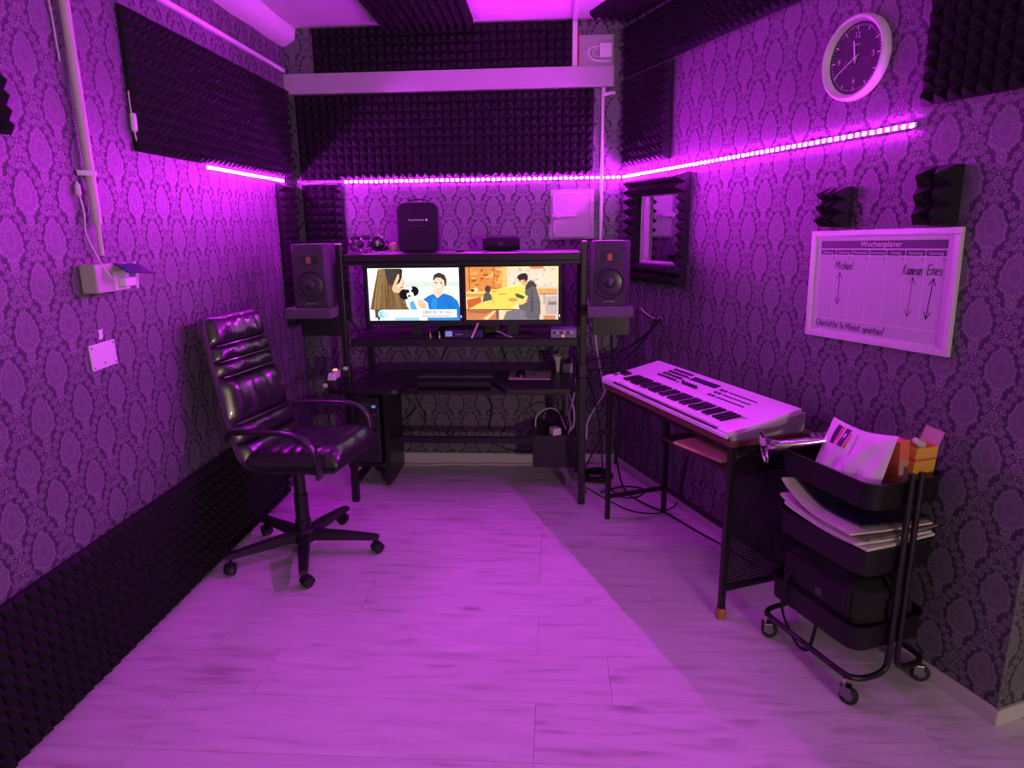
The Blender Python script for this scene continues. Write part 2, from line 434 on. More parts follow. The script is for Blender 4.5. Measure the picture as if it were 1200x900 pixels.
t = solo('led_strip_tail', 'unlit end of led tape crossing the foam in the corner', 'light strip',
     tube(NB(), [(-1.655, D-.045, LZ+.005), (-1.60, D-.066, LZ-.006), (-1.53, D-.062, LZ-.008), (-1.45, D-.066, LZ-.001), (-1.37, D-.012, LZ)], .003, n=6), TAPE)

# ================================================================== ACOUSTIC FOAM
foam('wide dark pyramid foam panel high on the wall above the office chair', FL, 2.74, 4.375, 1.948, 2.492)
foam('broad dark pyramid foam panel on the back wall above the monitors', FB, -1.64, .255, 1.946, 2.458)
foam('dark pyramid foam panel in the corner behind the chair-side loudspeaker', FB, -1.64, -1.375, 1.03, 1.915)
foam('narrow dark foam strip on the wall behind the chair, close to the room corner', FL, 4.13, 4.375, 1.03, 1.915)
foam('dark foam panel above the white cable duct on the back wall', FB, -1.50, .110, 2.592, 2.845)
foam('long low dark pyramid foam panel standing on the floor behind the office chair', FL, -.6, 3.85, .002, .512)
foam('dark pyramid foam panel by the white duct end, above the studio window', FR, .035, .555, 1.99, 2.50)
foam('long dark foam panel running along the top of the wall above the clock', FR, .035, 2.05, 2.515, 2.795)
foam('dark pyramid foam panel on the wall beside the clock, above the weekly planner', FR, 2.125, 2.66, 2.005, 2.795)
# ceiling panels: x,z of the foam grid laid on the ceiling
def ceil_foam(label, M, w, h): return solo('acoustic_foam_panel', label, 'acoustic foam', foam_bm(w, h), FOAM, M)
CF = Matrix(((1, 0, 0, 0), (0, 0, 1, 0), (0, 1, 0, 0), (0, 0, 0, 1)))
CFF = Matrix(((1, 0, 0, 0), (0, 0, 1, 0), (0, 1, 0, 0), (0, 0, 0, 1)))
ceil_foam('dark foam panel on the ceiling between the two white plaster patches', Matrix.Translation((-1.05, 1.4, CEIL-.0005)) @ CFF, .57, 2.96)
ceil_foam('dark foam strip on the ceiling following the clock wall', FR @ Matrix.Translation((.05, -.27, CEIL-.0005)) @ CFF, 2.5, .265)
foam('small black foam block on the wall over the planner title corner', FR, 1.735, 1.865, 1.612, 1.762, pitch=.05, base=.03, peak=.085, group=None)
foam('larger black foam block on the wall over the planner, next to the clock-side foam', FR, 2.165, 2.30, 1.615, 1.805, pitch=.0625, base=.035, peak=.09)
foam('dark foam offcut on the bare wall far from the desk', FL, 1.98, 2.085, 1.925, 2.10, pitch=.05)
# foam surround of the studio window
G = 'foam strips around the studio window'
foam('foam strip up the side of the studio window nearest the room corner', FR, .135, .245, 1.405, 1.80, pitch=.055, base=.025, peak=.085, group=G)
foam('foam strip up the side of the studio window nearest the planner', FR, .700, .765, 1.405, 1.80, pitch=.05, base=.02, peak=.07, group=G)
foam('foam strip across the top of the studio window, under the led strip', FR, .135, .765, 1.802, 1.905, pitch=.052, base=.03, peak=.085, group=G)
foam('foam strip across the bottom of the studio window', FR, .135, .765, 1.300, 1.403, pitch=.052, base=.03, peak=.085, group=G)

# ================================================================== STUDIO DESK
DT = .735                                                # desk top height
desk = thing('studio_desk', 'black studio desk with shelf rack and speaker ledges against the back wall', 'desk', frame((-.52, 3.74, 0)))
PL, PR = -1.205, .174
def dpart(n, bm, m=BLACK, **k): return obj(n, bm, m, desk, world=True, **k)
for x in (PL, PR):
    dpart('post', bx(x-.017, x+.017, 3.723, 3.757, .86, 1.545, bev=.004), BLACKM)
    dpart('leg', bx(x-.021, x+.021, 3.719, 3.761, 0, .78, bev=.004), BLACKM)
    p = dpart('post_joint', bx(x-.025, x+.025, 3.715, 3.765, .78, .86, bev=.008), BLACKP)
    dpart('post_cap', bx(x-.0155, x+.0155, 3.7245, 3.7555, 1.5455, 1.553, bev=.003), GPLAST)
    dpart('leg', bx(x-.02, x+.02, 4.26, 4.30, 0, 1.44, bev=.004), BLACKM)
    dpart('foot_rail', bx(x-.018, x+.018, 3.762, 4.259, .10, .14, bev=.004), BLACKM)
    dpart('side_rail', bx(x-.012, x+.012, 3.762, 4.259, .66, .70, bev=.003), BLACKM)
dpart('top_shelf', bx(PL+.019, PR-.019, 3.728, 4.255, 1.447, 1.490, bev=.004))
dpart('equipment_shelf', bx(PL+.019, PR-.019, 3.775, 4.23, .955, 1.000, bev=.004))
dpart('shelf_rail', bx(PL+.019, PR-.019, 3.735, 3.75, 1.428, 1.4465, bev=.002), BLACKM)
poly = [(-1.285, 4.40), (-1.285, 3.625), (-1.27, 3.605), (-.915, 3.600), (-.885, 3.61), (-.82, 3.80), (-.80, 3.815), (-.37, 3.815), (-.345, 3.80), (-.28, 3.635), (-.255, 3.622), (.10, 3.64), (.128, 3.66), (.132, 3.70), (.140, 4.40)]
# the desk top stands between the posts: notch round the chair-side post
poly = [(-1.18, 4.40), (-1.18, 3.79), (-1.285, 3.79), (-1.285, 3.625), (-1.27, 3.605)] + poly[3:]
bm = prism(NB(), poly, DT-.024, DT); bmesh.ops.bevel(bm, geom=[e for e in bm.edges if abs(e.verts[0].co.z-e.verts[1].co.z) < 1e-6], offset=.003, segments=2, affect='EDGES')
bmesh.ops.delete(bm, geom=[], context='VERTS')
dpart('desk_top', bm)
dpart('apron', bx(-1.10, .10, 3.86, 3.885, .645, DT-.0245, bev=.002))
dpart('keyboard_ledge', bx(-.80, -.37, 3.775, 3.859, .668, .690, bev=.004))
dpart('cross_bar', bx(-1.03, PR-.022, 3.985, 4.015, .295, .335, bev=.003), BLACKM)
# chair-side pedestal with flared foot, carries the computer
bm = prism(NB(), [(3.96, .02), (4.36, .02), (4.36, .64), (4.00, .64), (4.00, .30), (3.985, .16)], 0, .035, M=Matrix(((0, 0, 1, -1.075), (1, 0, 0, 0), (0, 1, 0, 0), (0, 0, 0, 1))))
dpart('pedestal', bm)
dpart('computer_cradle', bx(-1.300, -1.0755, 3.93, 4.36, .150, .172, bev=.003), BLACKM)
dpart('cradle_hanger', bx(-1.305, -1.301, 4.0, 4.30, .150, .65), BLACKM)
dpart('low_cabinet', bx(-.125, PR-.03, 3.98, 4.26, .14, .352, bev=.004))
# ledges for the loudspeakers
for x0, x1, s in ((-1.485, PL-.020, -1), (PR+.020, .432, 1)):
    dpart('speaker_ledge', bx(x0, x1, 3.585, 3.93, 1.146, 1.204, bev=.004), mat('ledge_purple_grey', (.085, .072, .095), .6, noise=.15, nscale=14))
    dpart('ledge_bracket', bx(x0+.03, x1-.0, 3.725, 3.755, 1.03, 1.145, bev=.002), BLACKM)
    dpart('ledge_arm', bx(min(x0+.02, x1-.02) if s < 0 else x0, x1 if s < 0 else x1-.02, 3.756, 3.92, 1.118, 1.1455), BLACKM)

# ---------------------------------------------------------------- loudspeakers
CONE = mat('woofer_cone', (.022, .020, .028), .33, noise=.2, nscale=60, spec=.7)
COPPER = mat('copper_ribbon', (.30, .15, .07), .4, .3)
def loudspeaker(label, M):
    t = thing('loudspeaker', label, 'speaker', M, 'studio monitor loudspeakers')
    w, h, dp = .21, .347, .29
    bm = NB()                                            # cabinet: front baffle with chamfered flanks, local y from 0 (front) to dp
    f = [(-.080, 0), (.080, 0)]
    V = []
    for z, k in ((0, 1.06), (h, .93)):
        V.append([bm.verts.new(p) for p in ((-.082*k, 0, z), (.082*k, 0, z), (w/2, .035, z), (w/2, dp, z), (-w/2, dp, z), (-w/2, .035, z))])
    a, b = V
    for i in range(6): bm.faces.new((a[i], a[(i+1) % 6], b[(i+1) % 6], b[i]))
    bm.faces.new(a[::-1]); bm.faces.new(b)
    bmesh.ops.bevel(bm, geom=list(bm.edges), offset=.004, segments=2, affect='EDGES')
    body = obj('cabinet', bm, mat('speaker_vinyl', (.030, .028, .033), .6, noise=.2, nscale=90), t)
    RX = Matrix.Rotation(pi/2, 4, 'X')                   # lathe axis z -> -y (towards the listener)
    C = Matrix.Translation((0, 0, .125)) @ RX
    obj('woofer_surround', lathe(NB(), [(.083, -.004), (.085, .004), (.080, .0075), (.073, .006), (.070, .002), (.067, -.002)], C, 36), RUBBER, t, smooth=True)
    cn = obj('woofer_cone', lathe(NB(), [(.069, .0005), (.066, .0020), (.026, .0012), (.0255, .0025)], C, 36), CONE, t, smooth=True, ang=60)
    obj('dust_cap', lathe(NB(), [(.026, .0020), (.024, .006), (.016, .010), (.007, .0115), (0, .012)], C, 28), CONE, cn, smooth=True, ang=60)
    bm = prism(NB(), rrect(-.046, .046, -.024, .024, .018), .0, .003, M=Matrix.Translation((0, 0, .262)) @ MXZ)
    wg = obj('waveguide', bm, BLACKP, t)
    obj('ribbon_tweeter', bx(-.013, .013, -.0055, -.0032, .244, .280, bev=.001), COPPER, wg)
    obj('maker_lettering', up_text('ADAM AUDIO', .0088, 0, -.0012, .024, space=1.05), mat('pale_print', (.7, .7, .7), .5), t)
    return t
sp = loudspeaker('studio loudspeaker with copper ribbon tweeter on the ledge near the office chair', frame((-1.337, 3.612, 1.2045), radians(4)))
copy_tree(sp, frame((.305, 3.622, 1.2045), radians(-7)), label='studio loudspeaker with copper ribbon tweeter beside the studio window')

# ---------------------------------------------------------------- monitors
def picture(name, w, h, polys, m, parent, y, x0=0, z0=0):
    """flat coloured shapes, 0..1 coordinates with v down"""
    bm = NB(); lay = bm.loops.layers.float_color.new('Col'); k = 0
    for col, pts in polys:
        lin = [((c/255)/12.92 if c/255 < .04045 else ((c/255+.055)/1.055)**2.4) for c in col]
        vs = [bm.verts.new((x0 + u*w, y - k*.00004, z0 + (1-v)*h)) for u, v in pts]; k += 1
        f = bm.faces.new(vs); f.normal_update()
        if f.normal.y > 0: f.normal_flip()
        for l in f.loops: l[lay] = (*lin, 1)
    me = bpy.data.meshes.new(name); bm.to_mesh(me); bm.free(); me.materials.append(m)
    o = link(bpy.data.objects.new(name, me)); o.parent = parent; MW[o] = MW[parent].copy(); return o
def R_(a, b, c, d): return [(a, c), (b, c), (b, d), (a, d)]
def ell(cx, cy, rx, ry, n=18, a0=0, a1=360): return [(cx + rx*cos(radians(a0+(a1-a0)*i/n)), cy + ry*sin(radians(a0+(a1-a0)*i/n))) for i in range(n)]
def monitor(label, x, w, h, z0, polys, extra=None):
    t = thing('computer_monitor', label, 'monitor', frame((x, 3.80, 1.0003)), 'computer monitors in the desk rack')
    zb = z0 - 1.0
    bm = NB(); box(bm, -w/2-.016, w/2+.016, .004, .032, zb-.026, zb+h+.014, bev=.004); obj('housing', bm, BLACKP, t)
    bm = NB()
    for a in ((-w/2-.016, -w/2, zb-.026, zb+h+.014), (w/2, w/2+.016, zb-.026, zb+h+.014), (-w/2, w/2, zb-.026, zb), (-w/2, w/2, zb+h, zb+h+.014)): box(bm, a[0], a[1], -.003, .0038, a[2], a[3])
    bz = obj('bezel', bm, mat('bezel_gloss', (.020, .018, .024), .3), t)
    obj('power_light', bx(w/2+.004, w/2+.009, -.0042, -.0031, zb+.016, zb+.028), mat('white_indicator', (.9, .9, .9), .4, emit=(1, .95, .9), estr=1.2), bz)
    sc = picture('screen', w, h, polys, SCREEN, t, .0036, -w/2, zb)
    bm = NB(); box(bm, -.035, .035, .033, .060, .012, zb+.12, bev=.004); obj('stand_neck', bm, BLACKP, t)
    obj('stand_foot', bx(-.11, .11, .012, .16, 0, .0115, bev=.004), BLACKP, t)
    if extra: extra(sc, w, h, zb)
    return t
def hair(cx0, cx1, n, c0, c1, top, bot, spread):
    out = []
    for i in range(n):
        a = i/(n-1); k = random.uniform(-.012, .012); wv = random.uniform(.003, .009)
        xa = cx0 + (cx1-cx0)*a*.55 + .05; xb = cx0 - .05 + (cx1-cx0+spread)*a + k
        q = random.random(); col = [int(u + (v-u)*q) for u, v in zip(c0, c1)]
        out.append((col, [(xa-wv*.5, top), (xa+wv, top), ((xa*.45+xb*.55)+wv+.01, .45), (xb+wv, bot), (xb-wv, bot-.02), ((xa*.5+xb*.5)-wv-.005, .42)]))
    return out
vet = [((226, 233, 226), R_(0, 1, 0, 1)), ((238, 243, 238), [(.38, 0), (1, 0), (1, .35), (.55, .30)]), ((214, 222, 214), R_(.4, 1, .26, .36)), ((245, 248, 244), R_(0, .12, 0, 1)),
       ((108, 82, 52), [(.15, .01), (.36, .01), (.37, .10), (.33, .30), (.28, .45), (.36, .62), (.45, .80), (.44, .95), (.06, .95), (.05, .62), (.10, .38)]),
       ((62, 76, 84), [(.05, .70), (.13, .66), (.16, .80), (.10, 1), (.09, 1)])]
vet += hair(.07, .42, 46, (98, 72, 46), (178, 142, 96), .02, .80, .04)
vet += [((66, 60, 58), [(.19, .01), (.37, .01), (.37, .12), (.33, .22), (.27, .34), (.22, .30), (.20, .14)]),
        ((232, 186, 152), [(.33, .12), (.365, .10), (.385, .20), (.405, .27), (.395, .33), (.38, .42), (.33, .47), (.28, .46), (.26, .40), (.27, .34)]),
        ((250, 214, 186), [(.345, .16), (.37, .14), (.385, .24), (.37, .34), (.33, .38), (.31, .32)]), ((120, 60, 50), R_(.35, .39, .355, .365)), ((90, 62, 50), R_(.335, .365, .225, .238)),
        ((60, 40, 34), [(.355, .01), (.385, .03), (.375, .18), (.35, .28), (.31, .32), (.345, .20)]),
        ((22, 22, 26), ell(.395, .50, .055, .10)), ((22, 22, 26), ell(.50, .44, .055, .095)), ((230, 228, 226), [(.43, .42), (.455, .36), (.48, .36), (.49, .46), (.505, .55), (.48, .60), (.44, .59), (.42, .52)]),
        ((30, 30, 34), ell(.43, .44, .022, .035)), ((24, 24, 26), ell(.49, .43, .018, .030)), ((20, 18, 20), ell(.448, .53, .014, .020)), ((90, 170, 220), [(.45, .66), (.49, .62), (.53, .78), (.50, .82), (.46, .78)]), ((236, 238, 238), [(.49, .62), (.53, .56), (.62, .60), (.66, .80), (.54, .82)]),
        ((236, 196, 164), [(.53, .62), (.58, .60), (.635, .68), (.63, .78), (.56, .76), (.54, .70)]), ((214, 166, 134), R_(.55, .62, .68, .695)), ((214, 166, 134), R_(.56, .62, .73, .742)),
        ((34, 118, 204), [(.60, .60), (.66, .53), (.72, .49), (.84, .49), (.92, .54), (.98, .64), (1, .76), (1, 1), (.56, 1), (.56, .82), (.66, .80), (.65, .66)]), ((26, 98, 184), [(.88, .62), (.89, .62), (.92, .84), (.91, .84)]), ((48, 138, 222), [(.70, .56), (.76, .60), (.74, .80), (.68, .74)]),
        ((240, 206, 180), [(.725, .42), (.80, .44), (.83, .48), (.755, .575), (.715, .49)]), ((240, 200, 172), ell(.775, .32, .060, .155)), ((252, 222, 198), ell(.765, .34, .04, .11)),
        ((66, 54, 46), [(.715, .22), (.73, .13), (.78, .09), (.84, .13), (.865, .22), (.86, .33), (.845, .36), (.835, .24), (.80, .19), (.75, .185), (.725, .24)]), ((84, 58, 46), R_(.735, .765, .275, .295)), ((84, 58, 46), R_(.79, .815, .280, .298)), ((196, 120, 100), R_(.755, .79, .40, .412)),
        ((60, 130, 200), R_(.28, 1, .94, 1)), ((150, 205, 225), R_(.28, .55, .94, 1)), ((236, 240, 240), R_(.55, .64, .94, 1)), ((246, 250, 250), R_(.15, .965, .79, .945)), ((240, 250, 250), ell(.145, .875, .052, .085)), ((120, 214, 214), ell(.14, .88, .040, .066)), ((200, 244, 240), ell(.155, .87, .020, .036)), ((60, 70, 80), [(.190, .82), (.20, .85), (.20, .91), (.190, .94), (.194, .88)])]
def vet_text(sc, w, h, zb):
    for s, size, u, v, col in (('0800 83 00 160', .026, .75, .845, (.13, .14, .16)), ('', .01, 0, 0, (0, 0, 0))):
        if s: obj('phone_number', up_text(s, size, -w/2+u*w, -.0012, zb+(1-v)*h), mat('screen_ink', (0, 0, 0), .5, emit=(.06, .065, .08), estr=.6), sc)
    bm = NB()
    for i in range(16):
        x = -w/2 + (.585+.0205*i)*w; box(bm, x, x+.0085, -.0013, -.0009, zb+(1-.925)*h, zb+(1-.903)*h)
    obj('small_print', bm, mat('screen_ink_pale', (0, 0, 0), .5, emit=(.42, .44, .47), estr=.8), sc)
random.seed(11)
cafe = [((246, 206, 130), R_(0, 1, 0, 1)), ((222, 140, 74), R_(0, .40, 0, .46)), ((250, 224, 158), R_(.40, 1, 0, .42)), ((240, 214, 190), R_(.45, .98, .03, .36))]
for i in range(70):
    u = random.uniform(.42, .97); v = random.uniform(.01, .38); cafe.append((random.choice(((222, 196, 186), (206, 176, 170), (250, 232, 196), (188, 168, 172), (252, 244, 220))), ell(u, v, random.uniform(.006, .022), random.uniform(.008, .03), 7)))
for i in range(46):
    u = random.uniform(.02, .38); v = random.uniform(.02, .44); cafe.append((random.choice(((196, 106, 54), (236, 172, 92), (168, 84, 48), (248, 204, 126), (214, 128, 70))), R_(u, u+random.uniform(.015, .07), v, v+random.uniform(.012, .05))))
cafe += [((120, 66, 40), R_(.04, .048, 0, .42)), ((150, 88, 50), R_(.305, .312, 0, .5)), ((244, 190, 108), R_(.39, .45, .0, .38)), ((250, 226, 150), ell(.60, .42, .16, .10)), ((244, 212, 96), [(.20, .44), (.62, .36), (.66, .52), (.5, .8), (.02, .8), (.12, .72), (.3, .6)]),
         ((204, 96, 56), [(.01, .62), (.16, .56), (.17, .66), (.02, .80)]), ((232, 150, 76), R_(.0, .2, .50, .56)), ((250, 214, 150), [(.06, .42), (.12, .38), (.14, .44), (.09, .48)]), ((50, 40, 44), ell(.075, .44, .02, .025)),
         ((92, 64, 62), ell(.24, .42, .032, .075)), ((96, 90, 84), [(.18, .66), (.20, .50), (.24, .46), (.28, .54), (.285, .62)]), ((236, 190, 100), R_(.29, .31, .5, .72)), ((110, 78, 50), R_(.29, .34, .455, .465)), ((110, 78, 50), R_(.35, .44, .508, .518)),
         ((90, 62, 56), R_(0, .55, .795, .812)), ((206, 128, 84), R_(0, .36, .81, 1)), ((178, 100, 66), [(.02, .82), (.30, .82), (.22, .88), (.02, .86)]), ((240, 206, 160), [(.18, .98), (.30, .83), (.33, .83), (.23, 1)]), ((112, 92, 92), R_(.325, .35, .81, .99)), ((238, 216, 190), R_(.36, .40, .82, .98)),
         ((226, 200, 184), R_(.78, 1, .36, 1)), ((228, 162, 96), R_(.78, .99, .41, .50)), ((96, 70, 66), R_(.79, .99, .505, .52)), ((110, 92, 94), R_(.845, .853, .52, .8)), ((196, 172, 170), R_(.86, .99, .56, .9)), ((140, 118, 124), R_(.89, .98, .66, .72)), ((236, 208, 168), ell(.84, .77, .018, .06)), ((206, 134, 96), R_(.84, .97, .92, 1)),
         ((228, 132, 70), R_(.70, .84, 0, .04)),
         ((124, 116, 128), [(.40, 1), (.44, .84), (.56, .79), (.72, .84), (.80, .98), (.80, 1)]), ((246, 224, 180), [(.50, .79), (.545, .70), (.62, .74), (.62, .80)]),
         ((104, 96, 104), [(.645, .40), (.70, .33), (.755, .36), (.79, .48), (.805, .66), (.81, .86), (.79, 1), (.66, .98), (.64, .84), (.58, .80), (.57, .72), (.63, .70), (.67, .58), (.64, .5)]), ((86, 80, 88), [(.71, .44), (.72, .44), (.74, .8), (.70, .9)]), ((250, 214, 130), [(.765, .40), (.775, .40), (.82, .66), (.812, .66)]), ((244, 206, 120), [(.63, .66), (.66, .54), (.675, .56), (.65, .68), (.55, .66), (.55, .64)]),
         ((78, 66, 64), [(.64, .42), (.66, .30), (.70, .26), (.745, .29), (.77, .38), (.71, .37), (.67, .43)]), ((72, 96, 66), [(.53, .51), (.56, .50), (.64, .56), (.62, .61), (.55, .57)]), ((210, 150, 100), ell(.51, .62, .05, .035)),
         ((238, 178, 132), [(.595, .26), (.66, .24), (.67, .32), (.64, .37), (.60, .33)]), ((226, 112, 86), ell(.64, .27, .016, .03)),
         ((54, 42, 44), [(.555, .21), (.57, .16), (.60, .13), (.65, .12), (.675, .17), (.67, .25), (.655, .28), (.64, .24), (.60, .25), (.585, .285), (.575, .24)])]
monitor('monitor showing a woman with a small dog and a man in blue', -.801, .531, .302, 1.107, vet, vet_text)
monitor('monitor showing a drawn picture of a youth reading in a warm cafe', -.233, .531, .302, 1.109, cafe)

# ================================================================== ON THE DESK RACK
SH = 1.4903
# backpack-like soft case
bag = thing('equipment_bag', 'black soft equipment bag with small white lettering standing on the desk rack', 'bag', frame((-.795, 4.02, SH), radians(3)))
bm = NB(); prof = rrect(-.125, .125, 0, .285, .045, 6)
rings = []
for y, k in ((-.050, .93), (-.062, .84), (-.040, 1.0), (.055, 1.0), (.068, .95)): pass
for y, k in ((.070, .90), (.060, .985), (.045, 1.0), (-.040, 1.0), (-.054, .975), (-.060, .90)):
    rings.append([bm.verts.new((x*k, y, .1425 + (z-.1425)*(k if z > .1 else 1-(1-k)*.2))) for x, z in prof])
for a, b in zip(rings, rings[1:]):
    for i in range(len(a)): bm.faces.new((a[i], a[(i+1) % len(a)], b[(i+1) % len(a)], b[i]))
bm.faces.new(rings[0]); bm.faces.new(rings[-1][::-1])
for v in bm.verts: v.co.z = max(v.co.z, 0)
obj('body', bm, FABRIC, bag, smooth=True, ang=60)
bm = NB(); tube(bm, [(x*.995, -.030, .1425+(z-.1425)*.995) for x, z in prof[:14]], .0035, n=6, sm=False); obj('zip', bm, DARKG, bag, smooth=True)
obj('carry_handle', tube(NB(), [(-.07, .01, .282), (-.055, .01, .300), (0, .01, .307), (.055, .01, .300), (.07, .01, .282)], 0, flat=(Vector((0, 1, 0)), .013, .004), n=10), FABRIC, bag, smooth=True)
obj('front_pocket', bx(-.095, .095, -.069, -.060, .012, .135, bev=.004), FABRIC, bag)
obj('maker_lettering', up_text('beyerdynamic', .0165, -.008, -.0618, .188), mat('white_print', (.8, .8, .8), .5), bag)
obj('maker_emblem', bx(.046, .058, -.0625, -.0606, .182, .194), mat('white_print', (.8, .8, .8), .5), bag)
# bluetooth speaker
js = thing('portable_speaker', 'black barrel-shaped portable speaker lying on the desk rack', 'speaker', frame((-.305, 4.05, SH), radians(-2)))
bm = NB(); n = 20
rings = []
for i in range(15):
    x = -.108 + .216*i/14; k = 1 - .16*(abs(x)/.108)**3
    rings.append([bm.verts.new((x, cos(2*pi*j/n)*.046*k, .0455 + sin(2*pi*j/n)*.0455*k)) for j in range(n)])
for a, b in zip(rings, rings[1:]):
    for j in range(n): bm.faces.new((a[j], a[(j+1) % n], b[(j+1) % n], b[j]))
bm.faces.new(rings[0]); bm.faces.new(rings[-1][::-1])
bm2 = bm
obj('body', bm2, FABRIC, js, smooth=True, ang=60)
for s in (-1, 1): obj('end_cap', lathe(NB(), [(0, .108), (.036, .108), (.039, .111), (.034, .113), (.015, .110), (0, .110)], Matrix.Translation((0, 0, .0455)) @ Matrix.Rotation(s*pi/2, 4, 'Y'), 20), RUBBER, js, smooth=True)
obj('top_strip', bx(-.088, .088, -.012, .012, .0895, .0925, bev=.001), DARKG, js)
obj('maker_lettering', up_text('JBL', .030, 0, -.0468, .046), mat('dim_red_print', (.10, .07, .09), .4), js)
# headphones lying on the shelf
hp = thing('headphones', 'black headphones with shiny ear cups lying on the desk rack', 'headphones', frame((-1.095, 3.98, SH+.007), radians(20)))
GLOSS = mat('gloss_black', (.014, .012, .016), .16, spec=.8)
for i, (x, y, z, tilt) in enumerate(((.045, -.02, .049, 8), (-.075, .01, .049, -6))):
    Mx = Matrix.Translation((x, y, z)) @ Matrix.Rotation(radians(70+tilt), 4, 'X')
    c = obj('ear_cup', lathe(NB(), [(0, .034), (.020, .033), (.036, .026), (.044, .012), (.045, 0), (.030, -.004), (0, -.004)], Mx, 24), GLOSS, hp, smooth=True, ang=50)
    obj('ear_pad', lathe(NB(), [(.030, -.005), (.045, -.001), (.049, -.010), (.044, -.021), (.030, -.018), (.028, -.010)], Mx, 24), LEATHER, hp, smooth=True, ang=60)
    obj('cup_badge', lathe(NB(), [(0, .036), (.011, .0355), (.012, .0335), (0, .0335)], Mx, 16), STEEL, c)
obj('headband', tube(NB(), [(-.078, .035, .060), (-.075, .085, .075), (-.015, .125, .082), (.050, .090, .080), (.050, .012, .068)], 0, flat=(Vector((0, 0, 1)), .014, .006), n=8), BLACKP, hp, smooth=True)
solo('tangled_cable', 'tangle of thin dark cable in front of the headphones', 'cable', tube(NB(), [(-1.17, 3.80, SH+.006), (-1.16, 3.85, SH+.05), (-1.10, 3.84, SH+.008), (-1.14, 3.80, SH+.028), (-1.08, 3.80, SH+.006), (-1.05, 3.86, SH+.03), (-1.11, 3.88, SH+.012), (-1.15, 3.82, SH+.04), (-1.09, 3.79, SH+.03), (-1.0, 3.82, SH+.006), (-.93, 3.90, SH+.006)], .0042, n=7), mat('shiny_cable', (.05, .045, .055), .25), smooth=True)
# small microphone with a pink head
mic = thing('microphone', 'small microphone with a round pink foam head lying beside the black bag', 'microphone', frame((-.96, 4.02, SH)))
obj('foam_head', lathe(NB(), [(0, -.031), (.016, -.027), (.027, -.015), (.031, 0), (.027, .015), (.016, .027), (0, .031)], Matrix.Translation((.0, 0, .0312)), 20), mat('pink_foam', (.78, .30, .42), .8, noise=.1, nscale=200), mic, smooth=True, ang=90)
obj('handle', tube(NB(), [(-.026, .0, .030), (-.09, .012, .014)], .0, sm=False, n=12, flat=(Vector((0, 0, 1)), .013, .013)), BLACKP, mic, smooth=True)
solo('small_adapter', 'tiny black adapter box lying between the black bag and the portable speaker', 'adapter', bx(-.022, .022, -.014, .014, 0, .016, bev=.004), BLACKP, frame((-.545, 3.95, SH)))

# ================================================================== EQUIPMENT SHELF
EQ = 1.0003
ai = thing('audio_interface', 'dark blue audio unit with small lit display below the gap between the monitors', 'audio interface', frame((-.52, 3.80, EQ)))
obj('case', bx(-.115, .115, 0, .15, 0, .050, bev=.004), mat('dark_blue_metal', (.022, .022, .06), .4), ai)
obj('display', bx(-.105, -.065, -.0015, .0001, .012, .042), mat('blue_display', (.05, .05, .1), .3, emit=(.30, .28, .75), estr=.7), ai)
bm = NB()
for i in range(4): box(bm, -.045+.011*i, -.039+.011*i, -.0012, .0001, .020, .027)
obj('front_print', bm, mat('pale_print2', (.5, .5, .6), .5), ai)
mx = thing('mixer', 'small grey mixer with a row of knobs and a red light at the shelf end', 'mixer', frame((.065, 3.80, EQ)))
obj('case', bx(-.075, .075, 0, .13, 0, .052, bev=.005), mat('lilac_grey_metal', (.30, .30, .42), .4), mx)
for i in range(6): obj('knob', lathe(NB(), [(.0075, 0), (.0065, .010), (0, .011)], Matrix.Translation((-.055+.020*i, -.0002, .032)) @ Matrix.Rotation(pi/2, 4, 'X'), 12), WPLAST if i % 2 else BLACKP, mx, smooth=True)
obj('red_light', lathe(NB(), [(.006, 0), (.005, .004), (0, .005)], Matrix.Translation((-.004, -.0002, .012)) @ Matrix.Rotation(pi/2, 4, 'X'), 10), mat('red_led', (.8, .05, .05), .4, emit=(1, .12, .10), estr=3), mx)
solo('pink_stick', 'slim pink stick leaning in front of the dark blue audio unit', 'stick', tube(NB(), [(-.470, 3.788, 1.0055), (-.430, 3.782, 1.092)], .0065, n=10, sm=False), mat('pink_plastic', (.80, .42, .50), .4), smooth=True)
solo('brass_plug', 'small brass plug standing on the equipment shelf', 'plug', lathe(NB(), [(0, 0), (.007, 0), (.007, .022), (.004, .026), (.004, .044), (0, .046)], frame((-.715, 3.80, EQ)), 12), mat('brass', (.85, .62, .22), .25, 1.), smooth=True)
solo('steel_plug', 'small steel jack plug standing beside the brass plug', 'plug', lathe(NB(), [(0, 0), (.006, 0), (.006, .020), (.004, .024), (.004, .040), (0, .043)], frame((-.660, 3.80, EQ)), 12), CHROME, smooth=True)
solo('short_cable', 'short grey cable curling over the shelf below the monitor with the youth', 'cable', tube(NB(), [(-.33, 3.79, 1.045), (-.30, 3.78, 1.040), (-.27, 3.78, 1.022), (-.23, 3.785, 1.005)], .004, n=7), mat('grey_cable', (.25, .24, .26), .4), smooth=True)
solo('rack_box', 'flat black equipment box behind the dark blue audio unit', 'audio unit', bx(-.20, .20, 0, .12, 0, .075, bev=.004), DARKG, frame((-.52, 3.99, EQ)))

